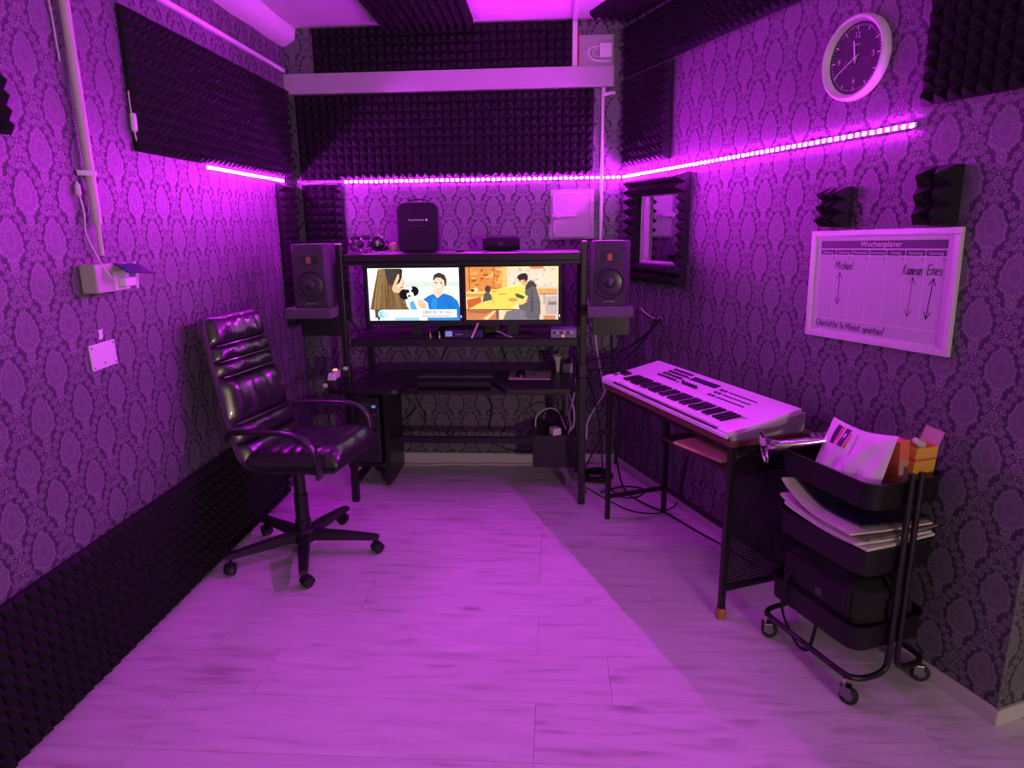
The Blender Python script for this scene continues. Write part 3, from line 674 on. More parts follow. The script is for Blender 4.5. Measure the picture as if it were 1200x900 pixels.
# ================================================================== DESK TOP
DZ = DT + .0003
kb = thing('computer_keyboard', 'black computer keyboard lying on the desk', 'keyboard', frame((-.592, 3.995, DZ)))
bm = NB(); prism(bm, [(-.075, 0), (.075, 0), (.075, .024), (-.066, .014), (-.075, .009)], -.235, .235, M=Matrix(((0, 0, 1, 0), (1, 0, 0, 0), (0, 1, 0, 0), (0, 0, 0, 1))))
bmesh.ops.bevel(bm, geom=list(bm.edges), offset=.002, segments=1, affect='EDGES')
obj('case', bm, mat('keyboard_case', (.085, .080, .105), .4), kb)
key = bx(-.0082, .0082, -.0082, .0082, 0, .007, bev=.0022, seg=1); k0 = None
tl = math.atan2(.010, .141)
for r in range(6):
    yy = -.056 + r*.0215
    cols = [(-.222 + .0192*i, 1) for i in range(23)]
    if r == 0: cols = [(-.222 + .0192*i, 1) for i in (0, 1, 2)] + [(-.112, 5.4)] + [(-.222 + .0192*i, 1) for i in range(9, 23)]
    for xx, sx in cols:
        if k0 is None: k0 = obj('key', key, mat('keycap', (.050, .047, .060), .45), kb); o = k0
        else: o = link(bpy.data.objects.new('key', k0.data)); o.parent = kb
        o.location = (xx, yy, .0142 + (yy+.066)*.071); o.rotation_euler = (tl, 0, 0); o.scale = (sx, 1, 1)
mp = thing('mouse_pad', 'pale pink printed mouse pad on the desk', 'mouse pad', frame((-.137, 4.01, DZ), radians(-1)))
obj('pad', prism(NB(), rrect(-.127, .127, -.125, .125, .008), 0, .003), mat('pink_pad', (.85, .68, .72), .6), mp)
picture('print', .24, .24, [((214, 186, 190), R_(0, 1, 0, 1)), ((150, 130, 170), R_(.55, 1, 0, .12)), ((70, 40, 60), R_(.56, .60, .45, .58)), ((120, 90, 110), R_(.60, .66, .42, .6)), ((110, 80, 90), R_(.02, .44, .78, .84)), ((120, 80, 90), R_(.03, .2, .40, .48)), ((232, 214, 214), R_(.66, .96, .3, .8))], PRINT, mp, 0)
pr = [o for o in bpy.data.objects if o.parent == mp and o.name.startswith('print')][0]
pr.rotation_euler = (-pi/2, 0, 0); pr.location = (-.12, -.12, .0034)
ms = thing('computer_mouse', 'small black computer mouse on the pink mouse pad', 'mouse', frame((-.195, 3.975, DZ+.0032), radians(6)))
bm = NB(); N, Mm = 14, 8
rows = []
for i in range(Mm+1):
    ph = pi/2*i/Mm
    rows.append([bm.verts.new((cos(2*pi*j/N)*.031*cos(ph)**.6, sin(2*pi*j/N)*.052*cos(ph)**.6, .038*sin(ph))) for j in range(N)] if i < Mm else [bm.verts.new((0, 0, .038))])
for a, b in zip(rows, rows[1:]):
    for j in range(N):
        if len(b) == 1: bm.faces.new((a[j], a[(j+1) % N], b[0]))
        else: bm.faces.new((a[j], a[(j+1) % N], b[(j+1) % N], b[j]))
bm.faces.new(rows[0][::-1])
obj('shell', bm, GLOSS, ms, smooth=True, ang=80)
obj('scroll_wheel', cyl(NB(), (-.004, .026, .033), (.004, .026, .033), .008, n=14), RUBBER, ms, smooth=True)
# power strip on its black adapter, in front of the chair-side post
solo('power_adapter', 'flat black power adapter under the white power strip on the desk wing', 'adapter', bx(-.026, .026, -.005, .075, 0, .052, bev=.006), BLACKP, frame((-1.262, 3.622, DZ), radians(2)))
ps = thing('power_strip', 'white power strip with a glowing red switch on the desk wing', 'power strip', frame((-1.264, 3.616, DZ+.0525), radians(2)))
obj('case', bx(-.024, .024, 0, .125, 0, .042, bev=.005), WPLAST, ps)
obj('switch', bx(-.012, .010, .088, .108, .0415, .048, bev=.003), mat('red_switch', (.8, .1, .05), .3, emit=(1, .16, .07), estr=5), ps)
for i in range(2): obj('socket', lathe(NB(), [(.0185, .0421), (.0185, .0428), (.015, .0428), (.014, .0422), (0, .0422)], Matrix.Translation((0, .025+.036*i, 0)), 18), GPLAST, ps, smooth=True)
pc_ = thing('tagged_cable', 'black cable with a pale tag running from the power strip over the desk wing edge', 'cable', frame((-1.26, 3.63, DZ)))
obj('cord', tube(NB(), [(-1.262, 3.62, DZ+.105), (-1.275, 3.606, DZ+.10), (-1.285, 3.602, DZ+.05), (-1.292, 3.597, .70), (-1.30, 3.66, .50), (-1.32, 3.9, .20)], .005, n=7), CABLE, pc_, world=True, smooth=True)
obj('pink_tag', bx(-.011, .011, -.006, .006, -.011, .011, bev=.002, M=frame((-1.292, 3.594, .765))), WPLAST, pc_, world=True)
solo('cable_clip', 'small white cable clip on the chair-side desk post', 'clip', bx(-.013, .013, -.004, .004, -.009, .009, bev=.002), WPLAST, frame((-1.205, 3.7105, .84)))
# white plug block at the window side
pb = thing('plug_block', 'white plug block with a pale cup of clips by the desk post', 'power adapter', frame((.095, 4.10, DZ)))
obj('block', bx(-.030, .030, -.03, .03, 0, .058, bev=.006), WPLAST, pb)
obj('black_plug', prism(NB(), [(-.02, .0585), (.026, .0585), (.026, .10), (.010, .098)], -.02, .02, M=Matrix(((1, 0, 0, 0), (0, 0, 1, 0), (0, 1, 0, 0), (0, 0, 0, 1)))), BLACKP, pb)
obj('clip_cup', lathe(NB(), [(.010, .0), (.014, .05), (.030, .095), (.034, .105), (.028, .100), (.008, .06), (0, .05)], Matrix.Translation((-.062, .01, .0)), 16), WPLAST, pb, smooth=True)

# ---------------------------------------------------------------- computer tower
pc = thing('computer_tower', 'black computer tower hung under the desk wing behind the office chair', 'computer', frame((-1.188, 3.945, .1725)))
obj('case', bx(-.098, .098, .012, .305, 0, .43, bev=.004), BLACKM, pc)
obj('front_panel', bx(-.098, .098, 0, .0118, 0, .43, bev=.005), BLACKP, pc)
obj('front_badge', bx(.055, .080, -.0015, -.0001, .365, .382), mat('blue_badge', (.1, .1, .4), .4, emit=(.16, .18, .6), estr=.8), pc)
obj('power_button', lathe(NB(), [(.008, 0), (.007, .002), (0, .0025)], Matrix.Translation((.068, -.0001, .32)) @ Matrix.Rotation(pi/2, 4, 'X'), 14), STEEL, pc, smooth=True)
obj('drive_bay', bx(-.07, .045, -.0012, -.0001, .36, .40, bev=.0005), DARKG, pc)

# ================================================================== CABLES
def cable(label, pts, r=.0045, m=CABLE, n=7, name='cable', **k):
    return solo(name, label, 'cable', tube(NB(), pts, r, n=n, **k), m, smooth=True, group=None)
B_ = D - .02
cable('thin black cable hanging in a shallow loop under the desk above the baseboard', [(-.72, 4.10, .345), (-.62, 4.2, .25), (-.45, B_, .16), (-.28, B_, .10), (-.12, 4.30, .14), (.02, 4.28, .18)])
cable('black cable hanging down the wallpaper from the middle of the desk apron', [(-.95, B_, .70), (-.955, B_, .60), (-.945, B_, .47), (-.89, B_, .36), (-.86, 4.2, .34)])
cable('black cable curving down the wallpaper below the keyboard', [(-.56, B_, .72), (-.54, B_, .60), (-.46, B_, .50), (-.42, B_, .42), (-.43, B_, .34), (-.45, B_, .26)])
cable('black cable sagging from the desk apron towards the low cabinet', [(-.30, B_, .70), (-.20, B_, .60), (-.05, B_, .53), (.06, B_, .55), (.14, B_, .60)])
cable('black cable branching down to the low cabinet', [(.08, B_, .72), (.04, B_, .60), (-.02, B_, .54), (-.04, B_, .46), (.0, 4.34, .36)])
cable('black cable loop beside the pedestal foot under the desk', [(-1.03, 4.39, .60), (-1.02, B_, .50), (-.96, B_, .42), (-1.0, B_, .36), (-1.03, 4.39, .33)])
cable('black cable drooping below the cross bar beside the pedestal', [(-1.00, 4.10, .30), (-.95, 4.34, .22), (-.86, B_, .16), (-.72, 4.36, .20), (-.66, 4.2, .30)])
cable('black cable hanging on the wall below the chair-side loudspeaker ledge', [(-1.46, 4.36, 1.05), (-1.45, B_, .96), (-1.41, B_, .87), (-1.34, B_, .82), (-1.26, B_, .80), (-1.20, B_, .77)])
cable('second black cable looping on the wall behind the power strip', [(-1.36, 4.36, 1.05), (-1.35, B_, .99), (-1.31, B_, .92), (-1.25, B_, .88), (-1.19, B_, .84)])
for i, (x, d) in enumerate(((-.95, .10), (-.62, -.12), (-.42, .09), (-.14, .05))):
    cable(('crossing black cable on the wall behind the keyboard', 'slanting black cable on the wall under the gap between the monitors', 'thin black cable crossing the wall behind the mouse pad', 'black cable dropping behind the mixer')[i],
          [(x, B_, .99), (x+d*.4, B_, .92), (x+d, B_, .80), (x+d*1.2, B_, .745)], .004)
cable('white cable hanging from the desk top edge above the low cabinet', [(.085, 4.06, .70), (.10, 4.05, .62), (.135, 4.05, .50), (.135, 4.06, .40), (.11, 4.06, .357)], .0055, WCABLE)
cable('second white cable beside the desk post, crossing the first', [(.142, 4.04, .70), (.135, 4.03, .60), (.105, 4.03, .48), (.115, 4.04, .40), (.10, 4.0, .357)], .0055, WCABLE)
cable('white cable arching over the low cabinet', [(-.11, 4.15, .357), (-.105, 4.16, .42), (-.05, 4.17, .47), (.02, 4.16, .475), (.06, 4.12, .42), (.085, 4.07, .365)], .005, WCABLE)
ad = thing('plug_adapter', 'white plug adapter lying on the edge of the low cabinet', 'power adapter', frame((.012, 4.02, .3525), radians(25)))
obj('block', bx(-.028, .028, -.045, .02, 0, .045, bev=.005), WPLAST, ad); obj('cord_end', tube(NB(), [(0, .02, .022), (.02, .08, .03), (.06, .12, .05)], .006, n=8), CABLE, ad, smooth=True)
solo('black_power_brick', 'black power brick on the low cabinet beside the plug adapter', 'power adapter', bx(-.05, .05, -.035, .035, 0, .06, bev=.01), BLACKP, frame((.078, 4.185, .3525), radians(5)))
cable('long white cable running down the wall between desk and keyboard stand', [(.262, 4.02, 1.14), (.27, 4.30, 1.02), (.285, 4.33, .90), (.30, 4.33, .80), (.335, 4.33, .62), (.345, 4.33, .54), (.28, 4.32, .43), (.235, 4.3, .34), (.225, 4.2, .26)], .006, WCABLE)
cable('white cable lying along the floor at the foot of the back wall', [(-1.06, 4.38, .005), (-.9, 4.36, .005), (-.78, 4.38, .005), (-.66, 4.40, .005), (-.55, 4.38, .005), (-.42, 4.40, .005), (-.3, 4.39, .005), (-.13, 4.40, .005)], .005, WCABLE)
bm = NB()
for i in range(5): 
    r = .078 + .007*(i % 3); tube(bm, [(.29+cos(2*pi*j/24)*r*1.15, 4.15+sin(2*pi*j/24)*r, .008+.009*i+.003*sin(j*.8+i)) for j in range(25)], .0065, n=6, sm=False)
solo('coiled_cable', 'coil of thick black cable lying on the floor behind the desk post', 'cable', bm, CABLE, smooth=True)
cable('black cable sweeping from the desk post up to the wall below the studio window', [(.20, 4.0, .83), (.30, 4.12, .82), (.42, 4.18, .85), (.52, 4.08, .93), (.60, 3.96, 1.04), (.63, 3.90, 1.10)], .006)
cable('second black cable rising towards the wall below the studio window', [(.20, 3.95, .78), (.33, 4.10, .76), (.47, 4.14, .82), (.57, 4.01, .98), (.615, 3.94, 1.10)], .005)
cable('black cable hanging straight down beside the room corner', [(.40, B_-.01, 1.28), (.395, B_-.01, 1.0), (.40, B_-.02, .75), (.39, B_-.03, .5), (.36, B_-.05, .28), (.26, 4.3, .10), (.20, 4.2, .02)], .005)
cable('black cable falling from the desk post and looping over the floor', [(.21, 3.9, .74), (.27, 4.0, .55), (.31, 4.05, .3), (.33, 3.98, .08), (.40, 3.86, .008), (.50, 3.83, .006), (.57, 3.90, .006), (.56, 3.98, .006), (.44, 4.0, .006), (.30, 3.9, .006)], .005)
cable('thick black cable trailing over the floor under the keyboard stand', [(.40, 4.10, .30), (.42, 4.05, .12), (.46, 3.92, .008), (.56, 3.72, .007), (.66, 3.60, .007), (.78, 3.38, .007), (.90, 3.18, .007), (.985, 3.0, .007)], .006)
cable('thin black cable curling on the floor in front of the keyboard stand', [(.22, 3.98, .006), (.34, 3.78, .006), (.46, 3.63, .006), (.60, 3.60, .006), (.68, 3.66, .006), (.74, 3.70, .04), (.76, 3.66, .25), (.80, 3.56, .55)], .004)
cable('thin white cable on the wall below the studio window', [RW(.30, .012, 1.13), RW(.38, .012, 1.10), RW(.47, .012, 1.085), RW(.54, .012, 1.10)], .004, WCABLE)

# ================================================================== OFFICE CHAIR
CA = radians(-10)
ch = thing('office_chair', 'black leather high-back office chair on castors beside the desk', 'chair', frame((-1.274, 3.066, 0), CA))
# local frame: +x is forward, +y the sitter's left
def sp_pts(): return [Vector((x, 0, z)) for x, z in ((.320, .562), (.245, .566), (.06, .552), (-.05, .545), (-.115, .565), (-.150, .625), (-.175, .72), (-.210, .86), (-.250, 1.03), (-.280, 1.16), (-.295, 1.24))]
def half_w(i, n):                                    # shell half width along the path
    t = i/(n-1); return .245 - .055*max(0, (t-.55)/.45)**1.3 - .03*max(0, (.12-t)/.12)
P = smooth_path(sp_pts(), 5); n = len(P); bm = NB(); rows = []
for i, p in enumerate(P):
    d = (P[min(i+1, n-1)]-P[max(i-1, 0)]).normalized(); nr = Vector((d.z, 0, -d.x)) * -1   # towards the underside/back
    nr = Vector((-d.z, 0, d.x)) if False else Vector((d.z, 0, -d.x))
    w = half_w(i, n); prof = [(-w, 0), (-w-.012, -.012), (-w, -.024), (w, -.024), (w+.012, -.012), (w, 0)]
    rows.append([bm.verts.new(p + Vector((0, y, 0)) + nr*o) for y, o in prof])
for a, b in zip(rows, rows[1:]):
    for j in range(6): bm.faces.new((a[j], a[(j+1) % 6], b[(j+1) % 6], b[j]))
bm.faces.new(rows[0]); bm.faces.new(rows[-1][::-1])
obj('shell', bm, BLACKP, ch, smooth=True, ang=50)
# leather pads along the back: distance ranges measured along the path
acc = [0.]
for a, b in zip(P, P[1:]): acc.append(acc[-1] + (b-a).length)
def at_len(s):
    s = max(0, min(acc[-1], s))
    for i in range(len(acc)-1):
        if s <= acc[i+1] + 1e-9:
            k = (s-acc[i])/(acc[i+1]-acc[i]); p = P[i].lerp(P[i+1], k); d = (P[i+1]-P[i]).normalized()
            a = P[max(i-1, 0)]; b = P[min(i+2, len(P)-1)]; d2 = (b-a).normalized()
            return p, Vector((-d2.z, 0, d2.x)), (i+k)/(len(P)-1)
TOT = acc[-1]
def pad(name, s0, s1, thick, wr=.004, nx=26, ny=12, roll=None, wmul=1., seed=0, gath=0):
    rnd = random.Random(seed); ph = [rnd.uniform(0, 6.28) for _ in range(8)]
    bm = NB(); T = []; Bt = []
    for j in range(ny+1):
        v = j/ny; p, nr, tt = at_len(s0 + (s1-s0)*v); nr = -nr
        w = (.245 - .055*max(0, (tt-.55)/.45)**1.3 - .03*max(0, (.12-tt)/.12))*wmul - .006
        rowt = []; rowb = []
        for i in range(nx+1):
            u = -1 + 2*i/nx
            e = max(0, (1-abs(u)**5))**.5 * max(0., 1-abs(2*v-1)**3.2)**.5
            wri = wr*(sin(u*14+ph[0]+2*v) * .5 + sin(u*27+ph[1]-3*v)*.4 + .4*sin(u*9+ph[2]+7*v))*(.35+abs(2*v-1)**1.0 if gath else .5)*e
            h = -.001 + thick*e + wri
            rowt.append(bm.verts.new(p + nr*h + Vector((0, u*w, 0))))
        T.append(rowt)
    for j in range(ny):
        for i in range(nx): bm.faces.new((T[j][i], T[j][i+1], T[j+1][i+1], T[j+1][i]))
    return obj(name, bm, LEATHER, ch, smooth=True, ang=80)
L1 = TOT
segs = [('headrest_pad', L1-.140, L1-.0, .062, .010, 1), ('back_roll', L1-.214, L1-.142, .056, .007, 1), ('back_roll', L1-.286, L1-.216, .054, .007, 1), ('back_cushion', L1-.510, L1-.288, .058, .013, 1), ('lumbar_cushion', L1-.606, L1-.512, .060, .009, 0), ('lumbar_cushion', L1-.70, L1-.608, .060, .005, 0)]
for k, (nme, a, b, th, wr, g) in enumerate(segs): pad(nme, a, b, th, wr, seed=k+3, gath=g)
for s in (L1-.141, L1-.215, L1-.287, L1-.511):
    p, nr, tt = at_len(s); nr = -nr; w = .245 - .055*max(0, (tt-.55)/.45)**1.3 - .012
    obj('piping', tube(NB(), [p + nr*(.030+.012*(1-abs(u)**4)) + Vector((0, u*w, 0)) for u in (-1, -.8, -.4, 0, .4, .8, 1)], .0048, n=7), LEATHER, ch, smooth=True)
# seat cushion with tufted cross seams and rounded front
bm = NB(); nx, ny = 40, 26; T = []; Bt = []
for i in range(nx+1):
    x = -.150 + .450*i/nx; xo = x + .045; tz = .012 + .036*(x+.150)/.45; rt_ = []; rb = []
    for j in range(ny+1):
        v = -1 + 2*j/ny; w = .245 - .025*max(0, (x-.15)/.15)**2
        ex = 1 - max(0, (x-.19)/.11)**2.2 if x > .19 else 1
        ex = max(ex, 0); e = max(0, 1-abs(v)**6)**.45
        rib = .006*abs(sin((x+.205)*pi/.062)) + .003*sin(v*11+x*30)*(.6+.4*sin(x*50))
        z = .541 + tz + (.062 + rib)*e*ex**.5 + .014*abs(v)**2*e
        rt_.append(bm.verts.new((xo, v*w, z))); rb.append(bm.verts.new((xo, v*w, .526 + tz)))
    T.append(rt_); Bt.append(rb)
for i in range(nx):
    for j in range(ny): bm.faces.new((T[i][j], T[i+1][j], T[i+1][j+1], T[i][j+1])); bm.faces.new((Bt[i][j], Bt[i][j+1], Bt[i+1][j+1], Bt[i+1][j]))
    for j in (0, ny): bm.faces.new((T[i][j], Bt[i][j], Bt[i+1][j], T[i+1][j]))
for j in range(ny):
    for i in (0, nx): bm.faces.new((T[i][j], T[i][j+1], Bt[i][j+1], Bt[i][j]))
obj('seat', bm, LEATHER, ch, smooth=True, ang=80)
for s in (-1, 1):
    pts = [(-.185, s*.262, .690), (-.155, s*.278, .722), (-.07, s*.283, .733), (.06, s*.285, .740), (.150, s*.285, .738), (.220, s*.285, .714), (.263, s*.284, .668), (.279, s*.280, .610), (.275, s*.268, .552), (.262, s*.245, .530)]
    obj('armrest', tube(NB(), pts, 0, flat=(Vector((0, 1, 0)), .023, .013), n=12), mat('armrest_black', (.020, .017, .020), .28, spec=.6), ch, smooth=True)
obj('tilt_mechanism', bx(-.07, .17, -.075, .075, .460, .519, bev=.010), BLACKM, ch)
obj('tilt_lever', tube(NB(), [(.05, -.07, .485), (.05, -.16, .480), (.05, -.20, .472)], .006, n=8), BLACKM, ch, smooth=True)
obj('tension_knob', lathe(NB(), [(0, 0), (.022, 0), (.024, .03), (.020, .036), (0, .036)], Matrix.Translation((.195, 0, .485)) @ Matrix.Rotation(pi/2, 4, 'Y') @ Matrix.Translation((0, 0, -.03)), 18), BLACKP, ch, smooth=True)
obj('gas_column', lathe(NB(), [(0, .4620), (.028, .4610), (.028, .33), (.034, .328), (.034, .19), (.039, .188), (.039, .085), (.030, .080), (0, .080)], I4, 24), BLACKM, ch, smooth=True)
hub = obj('base_hub', lathe(NB(), [(0, .070), (.052, .072), (.056, .09), (.056, .130), (.048, .140), (.0395, .141), (.0395, .10), (0, .10)], I4, 28), BLACKP, ch, smooth=True)
for k in range(5):
    a = radians(1.6 + 72*k) - CA; M = Matrix.Rotation(a, 4, 'Z'); bm = NB()
    V = [[bm.verts.new(M @ Vector((x, y, z))) for y, z in ((-w, zb), (w, zb), (w, zt-.006), (w*.7, zt), (-w*.7, zt), (-w, zt-.006))] for x, w, zb, zt in ((.045, .030, .083, .132), (.20, .025, .082, .122), (.345, .021, .080, .108), (.385, .018, .080, .100))]
    for p_, q_ in zip(V, V[1:]):
        for j in range(6): bm.faces.new((p_[j], p_[(j+1) % 6], q_[(j+1) % 6], q_[j]))
    bm.faces.new(V[0]); bm.faces.new(V[-1][::-1])
    leg = obj('base_leg', bm, BLACKP, ch)
    c = M @ Vector((.362, 0, 0)); sw = Matrix.Translation(c) @ Matrix.Rotation(a + radians((40, 100, 170, 60, 120)[k]), 4, 'Z')
    ca = obj('castor', cyl(NB(), sw @ Vector((0, 0, .05)), sw @ Vector((0, 0, .0795)), .008, n=10), BLACKM, ch)
    bm = NB()
    for s in (-1, 1): lathe(bm, [(0, -.010), (.021, -.010), (.026, -.006), (.0265, .006), (.022, .010), (0, .010)], sw @ Matrix.Translation((.014, s*.0135, .0266)) @ Matrix.Rotation(pi/2, 4, 'X'), 20)
    obj('wheel', bm, RUBBER, ca, smooth=True)
    bm = NB(); tube(bm, [sw @ Vector((.014 + cos(radians(q))*.030, 0, .0266 + sin(radians(q))*.030)) for q in (-10, 20, 50, 80, 110, 140, 170)], 0, sm=False, n=8, flat=(sw.to_3x3() @ Vector((0, 1, 0)), .024, .004))
    obj('hood', bm, BLACKP, ca, smooth=True)

# ================================================================== KEYBOARD STAND
TZ = .785
tb = thing('side_table', 'narrow black metal side table with dark wood top along the clock wall', 'table', FR @ Matrix.Translation((1.315, -.28, 0)))
# local: x along the wall (-.535 .. .535), y: -.205 room side .. +.205 wall side
WOOD = mat('red_brown_wood', (.13, .05, .038), .45, noise=.35, nscale=9, aniso=(1, 14, 14))
obj('table_top', bx(-.540, .540, -.210, .205, TZ-.022, TZ, bev=.002), WOOD, tb)
LG = .012
for x in (-.525, .525):
    for y in (-.19, .178): obj('leg', bx(x-LG, x+LG, y-LG, y+LG, .0 if x < 0 else .012, TZ-.0225, bev=.002), BLACKM, tb)
    obj('end_rail', bx(x-.010, x+.010, -.177, .165, .125, .147, bev=.002), BLACKM, tb)
    obj('top_rail', bx(x-.010, x+.010, -.177, .165, TZ-.046, TZ-.0228, bev=.002), BLACKM, tb)
for y in (-.19, .178): obj('long_top_rail', bx(-.512, .512, y-.010, y+.010, TZ-.046, TZ-.0228, bev=.002), BLACKM, tb)
obj('back_rail', bx(-.512, .512, .169, .187, .125, .147, bev=.002), BLACKM, tb)
obj('shelf', bx(-.02, .512, -.175, .165, .630, .643, bev=.002), mat('dark_wood', (.045, .022, .020), .5), tb)
for y in (-.16, .15): obj('shelf_hanger', bx(-.032, -.0205, y-.010, y+.010, .60, TZ-.0466, bev=.002), BLACKM, tb)
bm = NB()
for i in range(54): z = .152 + i*.0107; box(bm, .5215, .5285, -.1765, .1645, z, z+.0042)
for i in range(28): y = -.170 + i*.0122; box(bm, .5242, .5258, y, y+.0024, .148, TZ-.0465)
mp_ = obj('wire_mesh', bm, BLACKM, tb); mp_['kind'] = 'stuff'
for y in (-.19, .178): obj('foot_cup', lathe(NB(), [(0, 0), (.022, 0), (.024, .012), (.021, .040), (.0175, .048), (.0175, .0118), (0, .0118)], Matrix.Translation((.525, y, 0)), 18), mat('orange_brown_cup', (.42, .16, .06), .5), tb, smooth=True)
for y in (-.19, .178): obj('foot_cap', bx(-.5372, -.5128, y-.0132, y+.0132, 0, .012, bev=.002), RUBBER, tb)
fo = solo('paper_folder', 'orange-brown paper folder on the shelf under the table top', 'folder', bx(-.16, .14, -.12, .12, 0, .014, bev=.004), mat('kraft_paper', (.80, .50, .34), .7, noise=.12, nscale=12), FR @ Matrix.Translation((1.56, -.325, .6434)) @ Matrix.Rotation(radians(8), 4, 'Z'))

# ---------------------------------------------------------------- keyboard instrument
KM = mat('synth_silver', (.76, .74, .76), .4, 0.); KD = mat('synth_side', (.40, .38, .38), .5)
sy = thing('synthesizer', 'silver-grey synthesizer keyboard lying on the side table', 'keyboard instrument', FR @ Matrix.Translation((1.275, -.305, TZ+.0004)))
# local x -.56 .. .56 (player's left to right), y -.175 front .. .175 back
HL = .558
# cross section (y,z): lower tray under the keys, raised control panel behind
def slab(name, sec, x0, x1, m, parent=sy, bev=.002):
    bm = prism(NB(), sec, x0, x1, M=Matrix(((0, 0, 1, 0), (1, 0, 0, 0), (0, 1, 0, 0), (0, 0, 0, 1))))
    if bev: bmesh.ops.bevel(bm, geom=list(bm.edges), offset=bev, segments=2, affect='EDGES')
    return obj(name, bm, m, parent)
K0, K1 = -.435, .475                                   # extent of the keys
slab('chassis', [(-.175, .006), (-.165, 0), (.165, 0), (.175, .012), (.175, .066), (-.175, .014)], -HL+.002, HL-.002, mat('synth_under', (.30, .28, .30), .5))
slab('control_panel', [(-.0225, .0362), (.176, .0665), (.176, .098), (-.0225, .0565)], -HL, HL, KM)
slab('end_block', [(-.178, .0138), (-.023, .0368), (-.023, .056), (-.165, .038), (-.178, .030)], -HL, K0-.002, KM)
slab('end_block', [(-.178, .0138), (-.023, .0368), (-.023, .056), (-.165, .038), (-.178, .030)], K1+.002, HL, KM)
slab('front_lip', [(-.186, .006), (-.1755, .006), (-.1755, .024), (-.186, .022)], -HL+.01, HL-.004, KM)
for s in (-1, 1): slab('side_cheek', [(-.172, .0), (.170, .0), (.186, .010), (.186, .085), (-.172, .022)], (HL if s > 0 else -HL-.012), (HL+.012 if s > 0 else -HL), KD)
slab('key_slip', [(-.1752, .0245), (-.170, .0245), (-.170, .031), (-.1752, .030)], K0, K1, mat('synth_dark_button', (.035, .032, .045), .4), bev=0)
IVORY = mat('ivory_keys', (.80, .78, .78), .3); KB = mat('black_keys', (.012, .011, .013), .3)
nk = 36; kw = (K1-K0)/nk; wk = bk = None; sl = math.atan2(.020, .15)
for i in range(nk):
    x = K0 + (i+.5)*kw
    if wk is None: wk = obj('white_key', bx(-kw/2+.0006, kw/2-.0006, -.145, 0, -.016, 0, bev=.0012, seg=1), IVORY, sy); o = wk
    else: o = link(bpy.data.objects.new('white_key', wk.data)); o.parent = sy
    o.location = (x, -.0235, .0478); o.rotation_euler = (radians(4), 0, 0)
    if i % 7 in (0, 1, 3, 4, 5) and i < nk-1:
        if bk is None: bk = obj('black_key', bx(-.0072, .0072, -.100, 0, 0, .0115, bev=.003, seg=2), KB, sy); o = bk
        else: o = link(bpy.data.objects.new('black_key', bk.data)); o.parent = sy
        o.location = (x+kw/2, -.0238, .0482); o.rotation_euler = (radians(4), 0, 0)
PT = Matrix.Rotation(math.atan2(.0415, .1985), 4, 'X')  # tilt of the control panel
def panel_pt(x, v, h=0.): return Vector((x, -.0225 + v*.1985, .0565 + v*.0415)) + Vector((0, -.2*h, .98*h))
def pbox(name, x0, x1, v0, v1, h, m, parent=sy, bev=.0015):
    c = panel_pt((x0+x1)/2, (v0+v1)/2, .0002); dx = (x1-x0)/2; dv = (v1-v0)/2*.2028
    o = obj(name, bx(-dx, dx, -dv, dv, 0, h, bev=bev, seg=1), m, parent); o.location = c; o.rotation_euler = (math.atan2(.0415, .1985), 0, 0); return o
DKB = mat('synth_dark_button', (.035, .032, .045), .4)
random.seed(5)
for r in range(4):
    for c_ in range(6):
        x = -.34 + c_*.029 + r*.004; pbox('button', x, x+.019, .30+r*.155, .30+r*.155+.085, .007, DKB)
for i in range(5):
    x = -.105 + i*.026; q = panel_pt(x, .34)
    kn = obj('knob', lathe(NB(), [(.0095, 0), (.0082, .015), (0, .016)], I4, 14), DKB, sy, smooth=True); kn.location = q; kn.rotation_euler = (math.atan2(.0415, .1985), 0, 0)
pbox('display', -.135, .075, .60, .80, .0018, mat('synth_display', (.03, .02, .07), .15))
for r in range(3):
    pbox('slider_row', .175, .37-.0*r, .28+r*.17, .32+r*.17, .003, DKB)
    for c_ in range(2): x = .115 + c_*.028; pbox('button', x, x+.017, .26+r*.17, .33+r*.17, .005, DKB)
for i in range(3): pbox('button', -.155, -.142, .28+i*.16, .34+i*.16, .005, DKB)
for i in range(2):
    w_ = obj('control_wheel', lathe(NB(), [(0, -.012), (.026, -.012), (.028, -.008), (.028, .008), (.026, .012), (0, .012)], Matrix.Rotation(pi/2, 4, 'Y'), 22), KB, sy, smooth=True); w_.location = (-.515+.036*i, -.062, .040)
jr = obj('jack_recess', bx(-.545, -.512, -.118, -.096, .0405, .0475, bev=.001), KB, sy)

# ================================================================== TROLLEY
ct = thing('utility_trolley', 'black three-tier metal trolley on castors beside the side table', 'trolley', FR @ Matrix.Translation((2.22, -.222, 0)))
CX, CY = .218, .163
TROL = mat('trolley_black', (.009, .008, .009), .42, noise=.15, nscale=50, spec=.3)
def tray(z0, z1):
    bm = NB(); o = rrect(-CX, CX, -CY, CY, .055, 6); k = len(o)
    def ring(sc, z): return [bm.verts.new((x*(1-sc/CX), y*(1-sc/CY), z)) for x, y in o]
    rg = [ring(.012, z0), ring(.004, z0+.004), ring(0, z1-.004), ring(-.004, z1-.002), ring(-.004, z1), ring(.004, z1), ring(.007, z0+.006), ring(.014, z0+.004)]
    for a, b in zip(rg, rg[1:]):
        for i in range(k): bm.faces.new((a[i], a[(i+1) % k], b[(i+1) % k], b[i]))
    bm.faces.new(rg[0][::-1]); bm.faces.new(rg[-1]); return obj('tray', bm, TROL, ct, smooth=True, ang=40)
TR = ((.710, .805), (.475, .572), (.195, .290))
for a, b in TR: tray(a, b)
